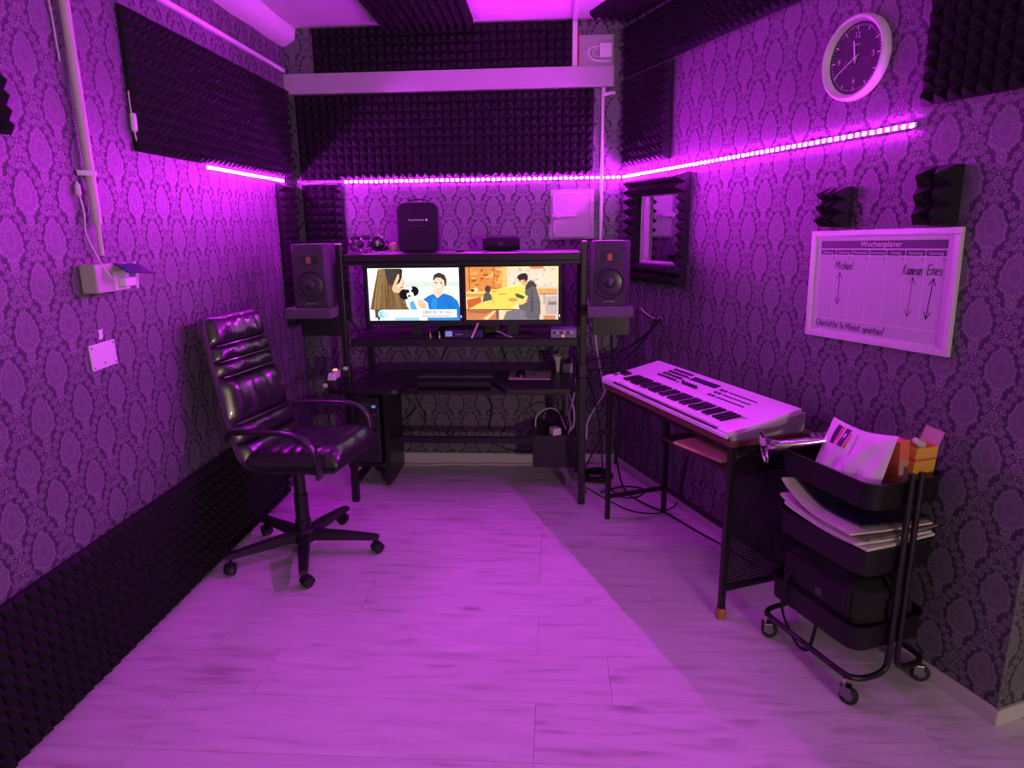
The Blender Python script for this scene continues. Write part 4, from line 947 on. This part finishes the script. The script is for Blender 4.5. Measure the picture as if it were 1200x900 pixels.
for s in (-1, 1):
    X0 = .232; Y0 = s*.020; pts = []
    pts = [(X0, Y0, .835), (X0, Y0, .60), (X0, Y0, .30), (X0, Y0, .17), (X0, s*.028, .125), (X0, s*.055, .108), (X0, s*.105, .105), (X0-.012, s*.145, .105), (X0-.05, s*.166, .105), (0, s*.168, .105)]
    pts = pts + [(-x, y, z) for x, y, z in pts[-2::-1]]
    obj('frame_tube', tube(NB(), pts, .0105, n=12, k=6), BLACKM, ct, smooth=True)
for x in (-1, 1):
    for a, b in TR:
        z = (a+b)/2; obj('bolt', lathe(NB(), [(0, .004), (.004, .0035), (.006, 0), (0, 0)], Matrix.Translation((x*.226, 0, z)) @ Matrix.Rotation(x*pi/2, 4, 'Y'), 12), CHROME, ct, smooth=True)
        obj('tube_clamp', bx(min(x*.219, x*.2255), max(x*.219, x*.2255), -.026, .026, z-.030, z+.030, bev=.001), TROL, ct)
for i, (x, y, a) in enumerate(((-.205, -.166, 70), (.195, -.166, 35), (-.205, .166, 120), (.195, .166, 60))):
    M = Matrix.Translation((x, y, 0)) @ Matrix.Rotation(radians(a), 4, 'Z')
    c = obj('castor', cyl(NB(), M @ Vector((0, 0, .060)), M @ Vector((0, 0, .0945)), .007, n=10), CHROME, ct)
    obj('wheel', lathe(NB(), [(0, -.009), (.017, -.009), (.018, -.011), (.028, -.011), (.031, -.008), (.031, .008), (.028, .011), (.018, .011), (.017, .009), (0, .009)], M @ Matrix.Translation((.018, 0, .031)) @ Matrix.Rotation(pi/2, 4, 'X'), 24), RUBBER, c, smooth=True, ang=50)
    bm = NB()
    for s in (-1, 1): lathe(bm, [(0, -.0006), (.017, -.0006), (.015, .002), (0, .003)], M @ Matrix.Translation((.018, s*.0100, .031)) @ Matrix.Rotation(-s*pi/2, 4, 'X'), 18)
    for s in (-1, 1): box(bm, -.010, .024, s*.0150-.0012, s*.0150+.0012, .030, .066, M=M, bev=.001)
    box(bm, -.012, .022, -.0155, .0155, .0642, .0672, M=M)
    obj('fork', bm, mat('castor_steel', (.30, .29, .31), .3, 1.), c)
# --- things in the trolley: local frame of the trolley, x along the wall, y: -room +wall
CT = FR @ Matrix.Translation((2.22, -.222, 0))
def cpt(s, d, z): return Vector((s-2.22, .222-d, z))
# trumpet
tp = thing('trumpet', 'shiny silver trumpet lying across the top trolley tray with its bell sticking out', 'trumpet', CT)
p0_, p1_ = cpt(2.012, .462, .812), cpt(2.160, .165, .864)
ax = (p1_-p0_).normalized(); Mt = Matrix.Translation(p0_) @ ax.to_track_quat('Z', 'Y').to_matrix().to_4x4()
SILV = mat('silver_plate', (.80, .76, .78), .14, 1.)
obj('bell', lathe(NB(), [(.0615, 0), (.0612, .0015), (.048, .006), (.034, .018), (.025, .040), (.0185, .075), (.0140, .12), (.0105, .18), (.0085, .25), (.0075, .33), (.0065, .33), (.0075, .25), (.0095, .18), (.0130, .12), (.0175, .075), (.024, .040), (.033, .019), (.047, .008), (.0595, .0025), (.0610, .0015)], Mt, 40), SILV, tp, smooth=True, ang=60)
obj('rim_wire', lathe(NB(), [(.0612+.0018*cos(radians(q)), .0012+.0018*sin(radians(q))) for q in range(0, 361, 45)], Mt, 40), SILV, tp, smooth=True, ang=90)
for i in range(3):
    q = Mt @ Vector((.020, 0, .195 + .024*i)); u = (Mt.to_3x3() @ Vector((1, 0, 0)))
    v = obj('valve', cyl(NB(), q - u*.018, q + u*.050, .0088, n=16), SILV, tp, smooth=True)
    obj('valve_cap', cyl(NB(), q + u*.0502, q + u*.055, .0095, n=16), SILV, v, smooth=True)
obj('lead_pipe', tube(NB(), [Mt @ Vector(p) for p in ((.044, .0, .33), (.044, 0, .20), (.044, 0, .105), (.036, 0, .086), (.026, 0, .083), (.019, 0, .095), (.018, 0, .15), (.018, 0, .19))], .0055, n=10), SILV, tp, smooth=True)
# soft white pouch
bg = thing('cloth_pouch', 'white cloth pouch with a dark crest print leaning in the top trolley tray', 'pouch', CT)
def quad_pt(c, u, v): return (c[0]*(1-u) + c[1]*u)*(1-v) + (c[3]*(1-u) + c[2]*u)*v
QC = [cpt(2.115, .335, .722), cpt(2.400, .335, .722), cpt(2.370, .225, .935), cpt(2.075, .205, .922)]
nq = (QC[1]-QC[0]).cross(QC[3]-QC[0]).normalized()
def pouch_pt(u, v, side):
    e = (max(0, 1-abs(2*u-1)**2.6)*max(0, 1-abs(2*v-1)**2.6))**.6
    wr = .006*sin(9*u+6*v)*sin(5*v-3*u+1) + .004*sin(19*u-8*v) - .012*max(0, 1-abs(u-.62+.5*(v-.4))/.10)*(1-v)
    sag = .018*v*sin(pi*u)
    return quad_pt(QC, u, v) + nq*side*(.030*e) + nq*wr*e*(1 if side > 0 else .4) - Vector((0, 0, sag))
bm = NB(); nu, nv = 26, 20; G_ = {}
for side in (1, -1):
    for i in range(nu+1):
        for j in range(nv+1):
            if side < 0 and (i in (0, nu) or j in (0, nv)): G_[(-1, i, j)] = G_[(1, i, j)]; continue
            G_[(side, i, j)] = bm.verts.new(pouch_pt(i/nu, j/nv, side))
for side in (1, -1):
    for i in range(nu):
        for j in range(nv):
            q = [G_[(side, i, j)], G_[(side, i+1, j)], G_[(side, i+1, j+1)], G_[(side, i, j+1)]]
            try: bm.faces.new(q if side > 0 else q[::-1])
            except ValueError: pass
obj('pouch_body', bm, mat('white_cloth', (.74, .70, .71), .8, noise=.06, nscale=20), bg, smooth=True, ang=80)
def pouch_patch(name, u0, u1, v0, v1, m, off=.0012, k=8):
    bm = NB(); g = [[bm.verts.new(pouch_pt(u0+(u1-u0)*i/k, v0+(v1-v0)*j/k, 1) + nq*off) for j in range(k+1)] for i in range(k+1)]
    for i in range(k):
        for j in range(k): bm.faces.new((g[i][j], g[i+1][j], g[i+1][j+1], g[i][j+1]))
    return obj(name, bm, m, bg)
NAVY = mat('navy_print', (.025, .020, .07), .6); REDP = mat('red_print', (.70, .10, .10), .6)
for i, (u0, u1, m_) in enumerate(((.16, .225, NAVY), (.23, .265, REDP), (.27, .285, WPLAST), (.29, .385, NAVY), (.40, .43, REDP))): pouch_patch('crest', u0, u1, .60, .93 if i < 4 else .86, m_)
pouch_patch('crest', .315, .345, .76, .84, mat('white_print', (.8, .8, .8), .5), .0020, 3)
bm = NB()
for i in range(9):
    v0 = .50 + i*.045; u0 = .505 + (i % 2)*.004
    for du, a, b in ((0, 0, .030), (.016, .008, .036)): 
        q = [pouch_pt(u0+du, v0+a, 1)+nq*.0014, pouch_pt(u0+du+.006, v0+a, 1)+nq*.0014, pouch_pt(u0+du+.006, v0+b, 1)+nq*.0014, pouch_pt(u0+du, v0+b, 1)+nq*.0014]
        bm.faces.new([bm.verts.new(x) for x in q])
obj('print_line', bm, NAVY, bg)
# yellow box with red band, standing in the tray corner
yb = thing('yellow_carton', 'open yellow carton with a red band in the top trolley tray', 'box', CT @ Matrix.Translation(cpt(2.350, .118, .720)) @ Matrix.Rotation(radians(-3), 4, 'Z') @ Matrix.Rotation(radians(4), 4, 'Y'))
YEL = mat('yellow_card', (.80, .42, .06), .55, noise=.06, nscale=14)
bm = NB(); w, dp, h = .036, .045, .175
for a in ((-w, -w+.002, -dp, dp), (w-.002, w, -dp, dp), (-w+.002, w-.002, -dp, -dp+.002), (-w+.002, w-.002, dp-.002, dp)): box(bm, a[0], a[1], a[2], a[3], 0, h)
box(bm, -w+.002, w-.002, -dp+.002, dp-.002, 0, .002); obj('carton', bm, YEL, yb)
bm = NB(); box(bm, w+.0001, w+.0006, -dp, dp, .128, .136); box(bm, -w, w, -dp-.0006, -dp-.0001, .128, .136); obj('red_band', bm, REDP, yb)
bm = NB()
for i in range(3): box(bm, w+.0001, w+.0006, -.035, .030-.012*i, .075-.014*i, .080-.014*i)
obj('small_print', bm, mat('brown_print', (.35, .16, .05), .6), yb)
obj('top_flap', bx(-w, w, -.001, .001, 0, .050, M=Matrix.Translation((0, dp-.001, h)) @ Matrix.Rotation(radians(-18), 4, 'X')), mat('raw_card', (.50, .38, .30), .7), yb)
bm = NB(); lathe(bm, [(0, -.018), (.012, -.014), (.017, 0), (.013, .020), (.009, .045), (.011, .060), (0, .066)], Matrix.Translation((.016, -.012, h+.004)) @ Matrix.Rotation(radians(60), 4, 'X') @ Matrix.Rotation(radians(20), 4, 'Y'), 14)
solo('cork_grip', 'pale bulbous grip poking out of the yellow carton', 'grip', bm, mat('pale_beige', (.66, .58, .54), .6), MW[yb].copy(), smooth=True, ang=70)
rb = thing('red_carton', 'small orange-red carton between the white pouch and the yellow carton', 'box', CT @ Matrix.Translation(cpt(2.350, .186, .717)) @ Matrix.Rotation(radians(-4), 4, 'Z') @ Matrix.Rotation(radians(4), 4, 'X'))
obj('carton', bx(-.030, .030, -.019, .019, 0, .200, bev=.002), mat('orange_red_card', (.80, .17, .10), .5), rb)
bm = NB()
for i in range(4): box(bm, .0302+.0002, .0310, -.018+.0095*i, -.012+.0095*i, .02, .135)
obj('pale_pages', bm, mat('mauve_card', (.55, .40, .42), .6), rb)
# printed matter in the middle tray
def sheet(name, label, cat, s0, s1, d0, d1, z, th, curl, rot, m, spine=None, edge=.0):
    bm = NB(); nx_, ny_ = 18, 5; T = []; Bm = []
    M = CT @ Matrix.Translation(cpt((s0+s1)/2, (d0+d1)/2, z)) @ Matrix.Rotation(radians(rot), 4, 'Z'); hx, hy = (s1-s0)/2, (d1-d0)/2
    for i in range(nx_+1):
        u = -1 + 2*i/nx_
        for lst, o_ in ((T, th), (Bm, 0)):
            row_ = []
            for j in range(ny_+1):
                v = -1 + 2*j/ny_; zz = o_ + curl*max(0, -u-.05)**1.7*(1-.3*v) + edge*max(0, u-.3)**2*(1-v)*.5 + .002*sin(5*u+3*v)
                row_.append(bm.verts.new((u*hx, v*hy, zz)))
            lst.append(row_)
    for i in range(nx_):
        for j in range(ny_): bm.faces.new((T[i][j], T[i+1][j], T[i+1][j+1], T[i][j+1])); bm.faces.new((Bm[i][j], Bm[i][j+1], Bm[i+1][j+1], Bm[i+1][j]))
        for j in (0, ny_): bm.faces.new((T[i][j], Bm[i][j], Bm[i+1][j], T[i+1][j]))
    for j in range(ny_):
        for i in (0, nx_): bm.faces.new((T[i][j], T[i][j+1], Bm[i][j+1], Bm[i][j]))
    return solo(name, label, cat, bm, m, M, 'printed matter in the middle trolley tray')
PAP = mat('newsprint', (.66, .58, .58), .8, noise=.12, nscale=40); PAP2 = mat('glossy_paper', (.70, .64, .66), .45, noise=.18, nscale=25)
COV = mat('navy_cover', (.020, .022, .050), .3, noise=.5, nscale=14)
MIXP = mat('photo_pages', (.22, .19, .17), .4, noise=.8, nscale=26)
zb = .5745
sheet('magazine', 'glossy magazine at the bottom of the stack in the middle trolley tray', 'magazine', 2.06, 2.43, .075, .385, zb, .010, .022, 2, PAP2)
sheet('newspaper', 'folded pale newspaper second from the bottom of the trolley stack', 'newspaper', 2.04, 2.42, .08, .395, zb+.0150, .009, .026, -3, PAP)
sheet('brochure', 'brochure with dark photographs in the middle of the trolley stack', 'brochure', 2.10, 2.425, .06, .37, zb+.0310, .008, .016, 1, MIXP)
sheet('newspaper', 'curling pale newspaper just under the navy magazine in the trolley', 'newspaper', 2.045, 2.41, .07, .400, zb+.0455, .007, .054, -5, PAP)
sheet('magazine', 'magazine with a dark navy cover on top of the trolley stack', 'magazine', 2.07, 2.395, .065, .345, zb+.0570, .006, .054, -4, COV, edge=.012)
# black bag in the low tray
sb = thing('shoulder_bag', 'bulky black shoulder bag stuffed into the lowest trolley tray', 'bag', CT)
bm = bmesh.new(); bmesh.ops.create_icosphere(bm, subdivisions=4, radius=1)
for v in bm.verts:
    c = v.co.copy(); q = [math.copysign(abs(a)**.45, a) for a in c]
    r_ = .012*sin(7*c.x+3*c.z)*sin(5*c.y+2) + .008*sin(13*c.z+4*c.x)
    v.co = Vector((q[0]*.195, q[1]*.140 + (0), .318 + q[2]*.112)) + c*r_
    if v.co.z < .205: v.co.z = .2045
obj('body', bm, FABRIC, sb, smooth=True, ang=90)
obj('flap', bx(-.15, .16, -.152, -.138, .297, .41, bev=.006), mat('black_nylon', (.008, .007, .009), .5, spec=.3), sb)
obj('strap', tube(NB(), [(-.10, -.135, .38), (-.112, -.168, .315), (-.115, -.177, .25), (-.113, -.172, .17), (-.095, -.150, .10), (-.05, -.145, .058), (.0, -.140, .075), (.015, -.13, .19)], 0, flat=(Vector((0, 1, 0)), .003, .008), n=8), FABRIC, sb, smooth=True)
obj('buckle', bx(.02, .05, -.159, -.1525, .32, .35, bev=.002), DARKG, sb)

# ================================================================== ON THE CLOCK WALL
# wall clock
ck = thing('wall_clock', 'round wall clock with pale rim and dark face', 'clock', FR @ Matrix.Translation((1.818, -.0012, 2.224)))
RXm = Matrix.Rotation(pi/2, 4, 'X')
obj('rim', lathe(NB(), [(.124, .0), (.1475, .0), (.1490, .012), (.147, .030), (.141, .036), (.134, .035), (.129, .028), (.127, .014), (.124, .012)], RXm, 56), mat('clock_rim', (.66, .62, .66), .4, 0), ck, smooth=True, ang=50)
face = obj('dial', lathe(NB(), [(0, .0), (.1238, .0), (.1238, .012), (0, .012)], RXm, 48), mat('dark_dial', (.030, .024, .036), .5), ck)
INK = mat('pale_print', (.7, .7, .7), .5)
for i in range(60):
    a = radians(6*i); big = i % 5 == 0
    if i % 15 == 0 and False: continue
    r0, r1, w = (.098, .115, .0022) if big else (.108, .115, .0009)
    bm = bx(-w, w, -.0132, -.0122, r0, r1); bm.transform(Matrix.Rotation(a, 4, 'Y')); obj('minute_mark' if not big else 'hour_mark', bm, INK, face)
for s, a in (('12', 0), ('3', 90), ('6', 180), ('9', 270)):
    r = .079; obj('numeral', up_text(s, .029, sin(radians(a))*r, -.0126, cos(radians(a))*r), INK, face)
for L, w, a, y, tl_ in ((.062, .0030, 350, -.0165, .018), (.098, .0020, 240, -.0180, .022)):
    bm = bx(-w, w, y-.0008, y, -tl_, L); bm.transform(Matrix.Rotation(radians(a), 4, 'Y')); obj('hand', bm, INK, ck)
obj('hand_boss', cyl(NB(), (0, -.012, 0), (0, -.0195, 0), .0055, n=16), INK, ck, smooth=True)
for s in (-1, 1):
    bm = NB(); cx, cz = s*.042, -.026
    for i in range(11):
        a = radians(-125+25*i); box(bm, -.0006, .0006, -.0130, -.0122, .0185, .0235, M=Matrix.Translation((cx, 0, cz)) @ Matrix.Rotation(a, 4, 'Y'))
    box(bm, -.0008, .0008, -.0136, -.0126, -.006, .018, M=Matrix.Translation((cx, 0, cz)) @ Matrix.Rotation(radians(48 if s > 0 else -30), 4, 'Y'))
    obj('small_gauge', bm, mat('dim_print', (.30, .28, .32), .5), face)
obj('maker_stroke', bx(-.016, .016, -.0130, -.0124, .044, .050), mat('dim_print', (.30, .28, .32), .5), face)
# weekly planner board: tilted very slightly on the wall, local x 0..w, z 0..h
WBW, WBH = .650, .428
wb = thing('weekly_planner', 'white framed weekly planner board with handwritten names and arrows', 'whiteboard', FR @ Matrix.Translation((1.692, -.0015, 1.167)) @ Matrix.Rotation(radians(-1.2), 4, 'Y'))
FRM = mat('planner_frame', (.74, .70, .72), .35, .2)
fwid = .022
for a in ((0, WBW, 0, fwid), (0, WBW, WBH-fwid, WBH), (0, fwid, fwid, WBH-fwid), (WBW-fwid, WBW, fwid, WBH-fwid)): obj('frame_bar', bx(a[0], a[1], -.018, 0, a[2], a[3], bev=.002), FRM, wb)
bd = obj('board', bx(fwid+.0002, WBW-fwid-.0002, -.008, -.001, fwid+.0002, WBH-fwid-.0002), mat('board_white', (.68, .65, .68), .3), wb)
gx0, gx1 = .048, .602; top = WBH-.040
DKP = mat('planner_band', (.085, .060, .105), .45); CELL = mat('planner_cell', (.52, .49, .53), .4)
def flat(name, poly, m, y=-.0083, th=.0003, parent=bd): return obj(name, prism(NB(), poly, -y-th, -y, M=MXZ), m, parent)
flat('title_band', rrect(gx0, gx1, top-.030, top, .005), DKP)
obj('title', up_text('Wochenplaner', .030, .335, -.0089, top-.0145), mat('white_print', (.8, .8, .8), .5), bd)
days = ('Montag', 'Dienstag', 'Mittwoch', 'Donnerstag', 'Freitag', 'Samstag', 'Sonntag'); cw = (gx1-gx0)/7
for i, dn in enumerate(days):
    x0 = gx0 + i*cw + .0015; x1 = gx0 + (i+1)*cw - .0015
    flat('day_tab', rrect(x0, x1, top-.055, top-.035, .004), DKP)
    obj('day_name', up_text(dn, .0165 if len(dn) < 9 else .0140, (x0+x1)/2, -.0089, top-.0455), mat('dim_white_print', (.66, .64, .68), .5), bd)
    flat('day_column', rrect(x0, x1, .080, top-.058, .004), CELL)
    flat('date_dot', ell(x1-.008, top-.067, .0045, .0045, 12), mat('planner_dot', (.30, .27, .32), .5), y=-.0087)
flat('notes_row', rrect(gx0, gx1, .033, .077, .004), CELL)
# handwriting: single-stroke letters on a unit grid
GL = {'M': [[(0, 0), (.1, 1), (.45, .3), (.8, 1), (.9, 0)]], 'i': [[(.2, 0), (.25, .55)], [(.27, .75), (.28, .8)]], 'c': [[(.5, .5), (.25, .58), (.08, .3), (.2, .02), (.5, .1)]], 'h': [[(.05, 0), (.15, 1)], [(.1, .35), (.35, .58), (.45, .4), (.42, 0)]],
      'a': [[(.5, .5), (.25, .58), (.05, .3), (.2, .02), (.45, .25), (.5, .55), (.48, .1), (.58, 0)]], 'e': [[(.08, .28), (.45, .36), (.4, .55), (.2, .56), (.06, .28), (.2, .02), (.5, .1)]], 'l': [[(.15, 1), (.08, .15), (.25, 0)]],
      'K': [[(.05, 0), (.1, 1)], [(.6, 1), (.1, .45), (.65, 0)]], 'm': [[(.02, 0), (.08, .55), (.3, .55), (.3, 0), (.32, .45), (.55, .55), (.58, 0)]], 'r': [[(.05, 0), (.1, .55), (.18, .4), (.42, .58)]], 'n': [[(.03, 0), (.08, .55), (.3, .58), (.42, .4), (.42, 0)]],
      'E': [[(.6, 1), (.05, .95), (.05, 0), (.6, .05)], [(.05, .5), (.5, .52)]], 's': [[(.42, .5), (.15, .55), (.12, .35), (.4, .22), (.3, 0), (.05, .05)]], 'C': [[(.65, .85), (.35, 1), (.05, .5), (.25, .02), (.65, .15)]], 'o': [[(.25, .55), (.05, .3), (.2, .02), (.45, .2), (.42, .48), (.25, .55)]],
      't': [[(.22, .95), (.2, .1), (.4, 0)], [(.02, .6), (.45, .62)]], '1': [[(.05, .7), (.3, 1), (.28, 0)]], 'x': [[(.05, 0), (.45, .55)], [(.05, .55), (.45, 0)]], 'p': [[(.1, .55), (.02, -.4)], [(.1, .45), (.35, .58), (.45, .3), (.25, .03), (.08, .1)]], '!': [[(.3, 1.2), (.2, .3)], [(.17, .05), (.15, 0)]], ' ': []}
MARK = mat('marker_ink', (.012, .010, .020), .5)
def ribbon(bm, pts, w, y):
    for a, b in zip(pts, pts[1:]):
        d = Vector((b[0]-a[0], 0, b[1]-a[1]))
        if d.length < 1e-6: continue
        d.normalize(); nn = Vector((-d.z, 0, d.x))*w; e = d*w*.6
        p, q = Vector((a[0], y, a[1]))-e, Vector((b[0], y, b[1]))+e
        bm.faces.new([bm.verts.new(v) for v in (p-nn, q-nn, q+nn, p+nn)])
def write(s, x, z, size, w=.0010, slope=0., sq=1.):
    bm = NB(); cx = x
    for c in s:
        st = GL[c]; wd = max([p[0] for q in st for p in q] or [.3])
        for q in st:
            sm_ = [(v.x, v.z) for v in smooth_path([(a, 0, b) for a, b in q], 3)] if len(q) > 2 and c not in 'MKE1' else q
            ribbon(bm, [(cx + a*size*sq + b*size*.12, z + b*size + (cx-x)*slope) for a, b in sm_], w, -.0091)
        cx += (wd+.14)*size*sq
    return obj('handwriting', bm, MARK, bd)
def col_x(i): return gx0 + cw*i
ZT = top - .058
write('Michael', col_x(1)+.002, ZT-.052, .030, .0014, sq=.66); write('Kamran', col_x(5)-.004, ZT-.062, .034, .0015, sq=.56); write('Enes', col_x(6)+.012, ZT-.060, .034, .0016, sq=.70)
write('Charlotte 1x Monat spontan!', .050, .047, .025, .0015, slope=-.02, sq=.84)
def arrow(x0, z0, x1, z1, w):
    bm = NB(); ribbon(bm, [(x0, z0), (x1, z1)], w, -.0091); d = Vector((x1-x0, z1-z0)).normalized(); nrm = Vector((-d.y, d.x))
    for p, s in (((x0, z0), 1), ((x1, z1), -1)):
        for k in (-1, 1): q = Vector(p) + d*s*.024 + nrm*k*.013; ribbon(bm, [p, (q.x, q.y)], w, -.0091)
    return obj('arrow', bm, MARK, bd)
arrow(col_x(1)+.028, ZT-.065, col_x(1)+.026, ZT-.190, .0014); arrow(col_x(5)+.040, ZT-.072, col_x(5)+.030, ZT-.210, .0010); arrow(col_x(6)+.040, ZT-.072, col_x(6)+.026, ZT-.212, .0016)

# ================================================================== BACK WALL FITTINGS
ht = thing('wall_hatch', 'white square metal hatch with lever handle on the wall above the desk', 'hatch', FB @ Matrix.Translation((.122, -.0012, 1.705)) @ Matrix.Rotation(radians(-.6), 4, 'Y'))
HM = mat('hatch_paint', (.40, .37, .39), .5, noise=.06, nscale=12, bump=.15)
obj('frame', prism(NB(), [(-.145, -.155), (.143, -.155), (.143, .157), (-.134, .157), (-.134, -.055), (-.145, -.060)], 0, .014, M=MXZ), HM, ht)
bm = prism(NB(), rrect(-.118, .126, -.142, .134, .030, 5), .0142, .026, M=MXZ); bmesh.ops.bevel(bm, geom=[e for e in bm.edges if abs(e.verts[0].co.y-e.verts[1].co.y) < 1e-6 and e.verts[0].co.y < -.02], offset=.004, segments=2, affect='EDGES'); dr = obj('door', bm, HM, ht, smooth=True, ang=30)
bm = NB(); lathe(bm, [(.118, .0262)], I4, 4) if False else None
rg = rrect(-.118, .126, -.142, .134, .030, 5)
obj('door_edge', tube(NB(), [(x*.985, -.027, z*.985) for x, z in rg + rg[:1]], .0045, n=6, sm=False), HM, dr, smooth=True)
h_ = obj('lever', lathe(NB(), [(0, .036), (.014, .036), (.020, .030), (.020, 0), (0, 0)], Matrix.Translation((-.088, -.0262, -.006)) @ RXm, 18), HM, dr, smooth=True)
obj('lever_bar', bx(-.130, .030, -.058, -.040, -.018, .004, bev=.006), HM, dr)
for z in (-.075, .055): obj('hinge', cyl(NB(), (.134, -.022, z-.022), (.134, -.022, z+.022), .0075, n=12), HM, ht, smooth=True)
jb = thing('junction_panel', 'white panel with a cable ring and small square box above the duct end', 'junction box', FB @ Matrix.Translation((.262, -.0012, 2.66)))
obj('back_plate', bx(-.105, .110, -.008, 0, -.070, .105, bev=.002), WHITE, jb)
obj('square_box', bx(.022, .098, -.040, -.0082, -.028, .052, bev=.004), WPLAST, jb)
obj('cable_ring', tube(NB(), [(.02, -.014, .040), (-.030, -.014, .030), (-.045, -.014, .0), (-.025, -.014, -.032), (.02, -.014, -.044), (.085, -.014, -.046)], .006, n=8), WPLAST, jb, smooth=True)
obj('cable_ring_inner', tube(NB(), [(.02, -.022, .026), (-.012, -.022, .020), (-.022, -.022, .0), (-.010, -.022, -.020), (.02, -.022, -.026)], .005, n=8), GPLAST, jb, smooth=True)
solo('red_wire', 'thin red wire running down beside the white junction panel', 'wire', tube(NB(), [(.153, D-.030, 2.79), (.156, D-.034, 2.72), (.157, D-.034, 2.66), (.154, D-.030, 2.59)], .004, n=7), mat('red_wire', (.45, .03, .04), .4), smooth=True)

# ================================================================== LEFT WALL FITTINGS
cp = thing('conduit_pipe', 'pale conduit pipe running down the wall to the socket box', 'pipe', FL @ Matrix.Translation((2.405, -.0012, 1.53)))
obj('pipe', cyl(NB(), (.010, -.022, .125), (.012, -.022, 1.31), .0165, n=18), mat('pipe_beige', (.60, .55, .52), .45), cp, smooth=True)
obj('thin_pipe', cyl(NB(), (.008, -.022, .012), (.010, -.022, .126), .0095, n=14), mat('pipe_beige', (.60, .55, .52), .45), cp, smooth=True)
for z in (.305, .90): obj('pipe_clip', tube(NB(), [(-.032, -.004, z), (-.022, -.022, z), (-.002, -.034, z), (.012, -.041, z), (.028, -.034, z), (.031, -.012, z), (.031, -.001, z)], 0, flat=(Vector((0, 0, 1)), .009, .002), n=8), WPLAST, cp, smooth=True)
sx = thing('socket_box', 'grey surface socket box with a raised blue-black flap and white plug', 'socket', FL @ Matrix.Translation((2.412, -.0012, 1.455)))
obj('housing', bx(-.105, .085, -.062, 0, -.045, .060, bev=.006), mat('box_beige', (.48, .45, .43), .5), sx)
obj('socket_plate', bx(-.012, .080, -.066, -.0622, -.040, .030, bev=.002), WPLAST, sx)
fl_ = obj('flap', bx(-.002, .125, -.004, .004, -.070, 0, bev=.003, M=Matrix.Translation((0, -.062, .058)) @ Matrix.Rotation(radians(-62), 4, 'X') @ Matrix.Rotation(radians(10), 4, 'Y')), mat('flap_blue', (.05, .045, .16), .35), sx)
obj('flap_rim', tube(NB(), [(.118, -.066, -.042), (.123, -.068, .02), (.118, -.066, .060)], .006, n=8), WPLAST, sx, smooth=True)
obj('side_socket', bx(.0852, .120, -.064, -.004, -.042, .050, bev=.004), mat('flap_blue', (.05, .045, .16), .35), sx)
obj('plug', bx(.010, .085, -.092, -.0664, -.030, .005, bev=.006), WPLAST, sx)
pw = thing('hanging_lead', 'thin white lead hanging beside the conduit pipe with an inline connector', 'cable', FL @ Matrix.Translation((2.36, -.0012, 1.46)))
obj('lead', tube(NB(), [(.045, -.076, -.010), (.005, -.085, .0), (-.008, -.060, .05), (-.010, -.02, .16), (.006, -.012, .235), (-.006, -.012, .30)], .0035, n=7), WCABLE, pw, smooth=True)
obj('connector', lathe(NB(), [(0, 0), (.006, 0), (.009, .006), (.009, .034), (.005, .040), (0, .052)], Matrix.Translation((-.007, -.012, .296)), 12), WPLAST, pw, smooth=True)
ul = solo('pipe_lead', 'thin white lead running up behind the conduit pipe to the ceiling', 'cable', tube(NB(), [(2.37, -.008, 2.20), (2.362, -.008, 2.40), (2.35, -.008, 2.55), (2.352, -.008, 2.72)], .003, n=6), WCABLE, FL, smooth=True)
bp_ = thing('cover_plate', 'small white cover plate with screws, tilted on the wallpaper below the socket', 'wall plate', FL @ Matrix.Translation((2.362, -.0012, 1.175)) @ Matrix.Rotation(radians(-2), 4, 'Y'))
obj('plate', bx(-.072, .072, -.007, 0, -.048, .048, bev=.003), WPLAST, bp_)
for x, z in ((-.060, .037), (.060, .037), (-.060, -.037), (.060, -.037), (.0, -.028)): obj('screw', lathe(NB(), [(0, .0075), (.0035, .0075), (.004, .0068), (0, .0068)], Matrix.Translation((x, 0, z)) @ RXm, 10), mat('dark_screw', (.1, .09, .1), .4), bp_)
solo('plaster_patch', 'chipped pale plaster mark on the wallpaper above the cover plate', 'plaster patch', prism(NB(), [(-.014, -.016), (.004, -.020), (.012, -.008), (.010, .010), (.016, .020), (.002, .016), (-.010, .020), (-.008, .002)], 0, .0015, M=MXZ), PLASTER, FL @ Matrix.Translation((2.37, -.0008, 1.253)))
sc_ = thing('switch_cord', 'white cord with an inline switch hanging over the foam panel edge', 'cord', FL @ Matrix.Translation((2.745, -.0012, 2.06)))
obj('cord', tube(NB(), [(-.030, -.008, .77), (-.022, -.008, .60), (-.020, -.010, .45)], .0025, n=6), WCABLE, sc_, smooth=True)
obj('lower_cord', tube(NB(), [(-.012, -.012, .115), (-.014, -.012, .06), (-.010, -.012, .03)], .003, n=6), WCABLE, sc_, smooth=True)
obj('inline_switch', bx(-.023, .003, -.026, -.006, -.040, .032, bev=.008), WPLAST, sc_)
obj('end_cord', tube(NB(), [(-.010, -.014, -.038), (-.006, -.014, -.060), (.002, -.014, -.085)], .0035, n=6), WCABLE, sc_, smooth=True)
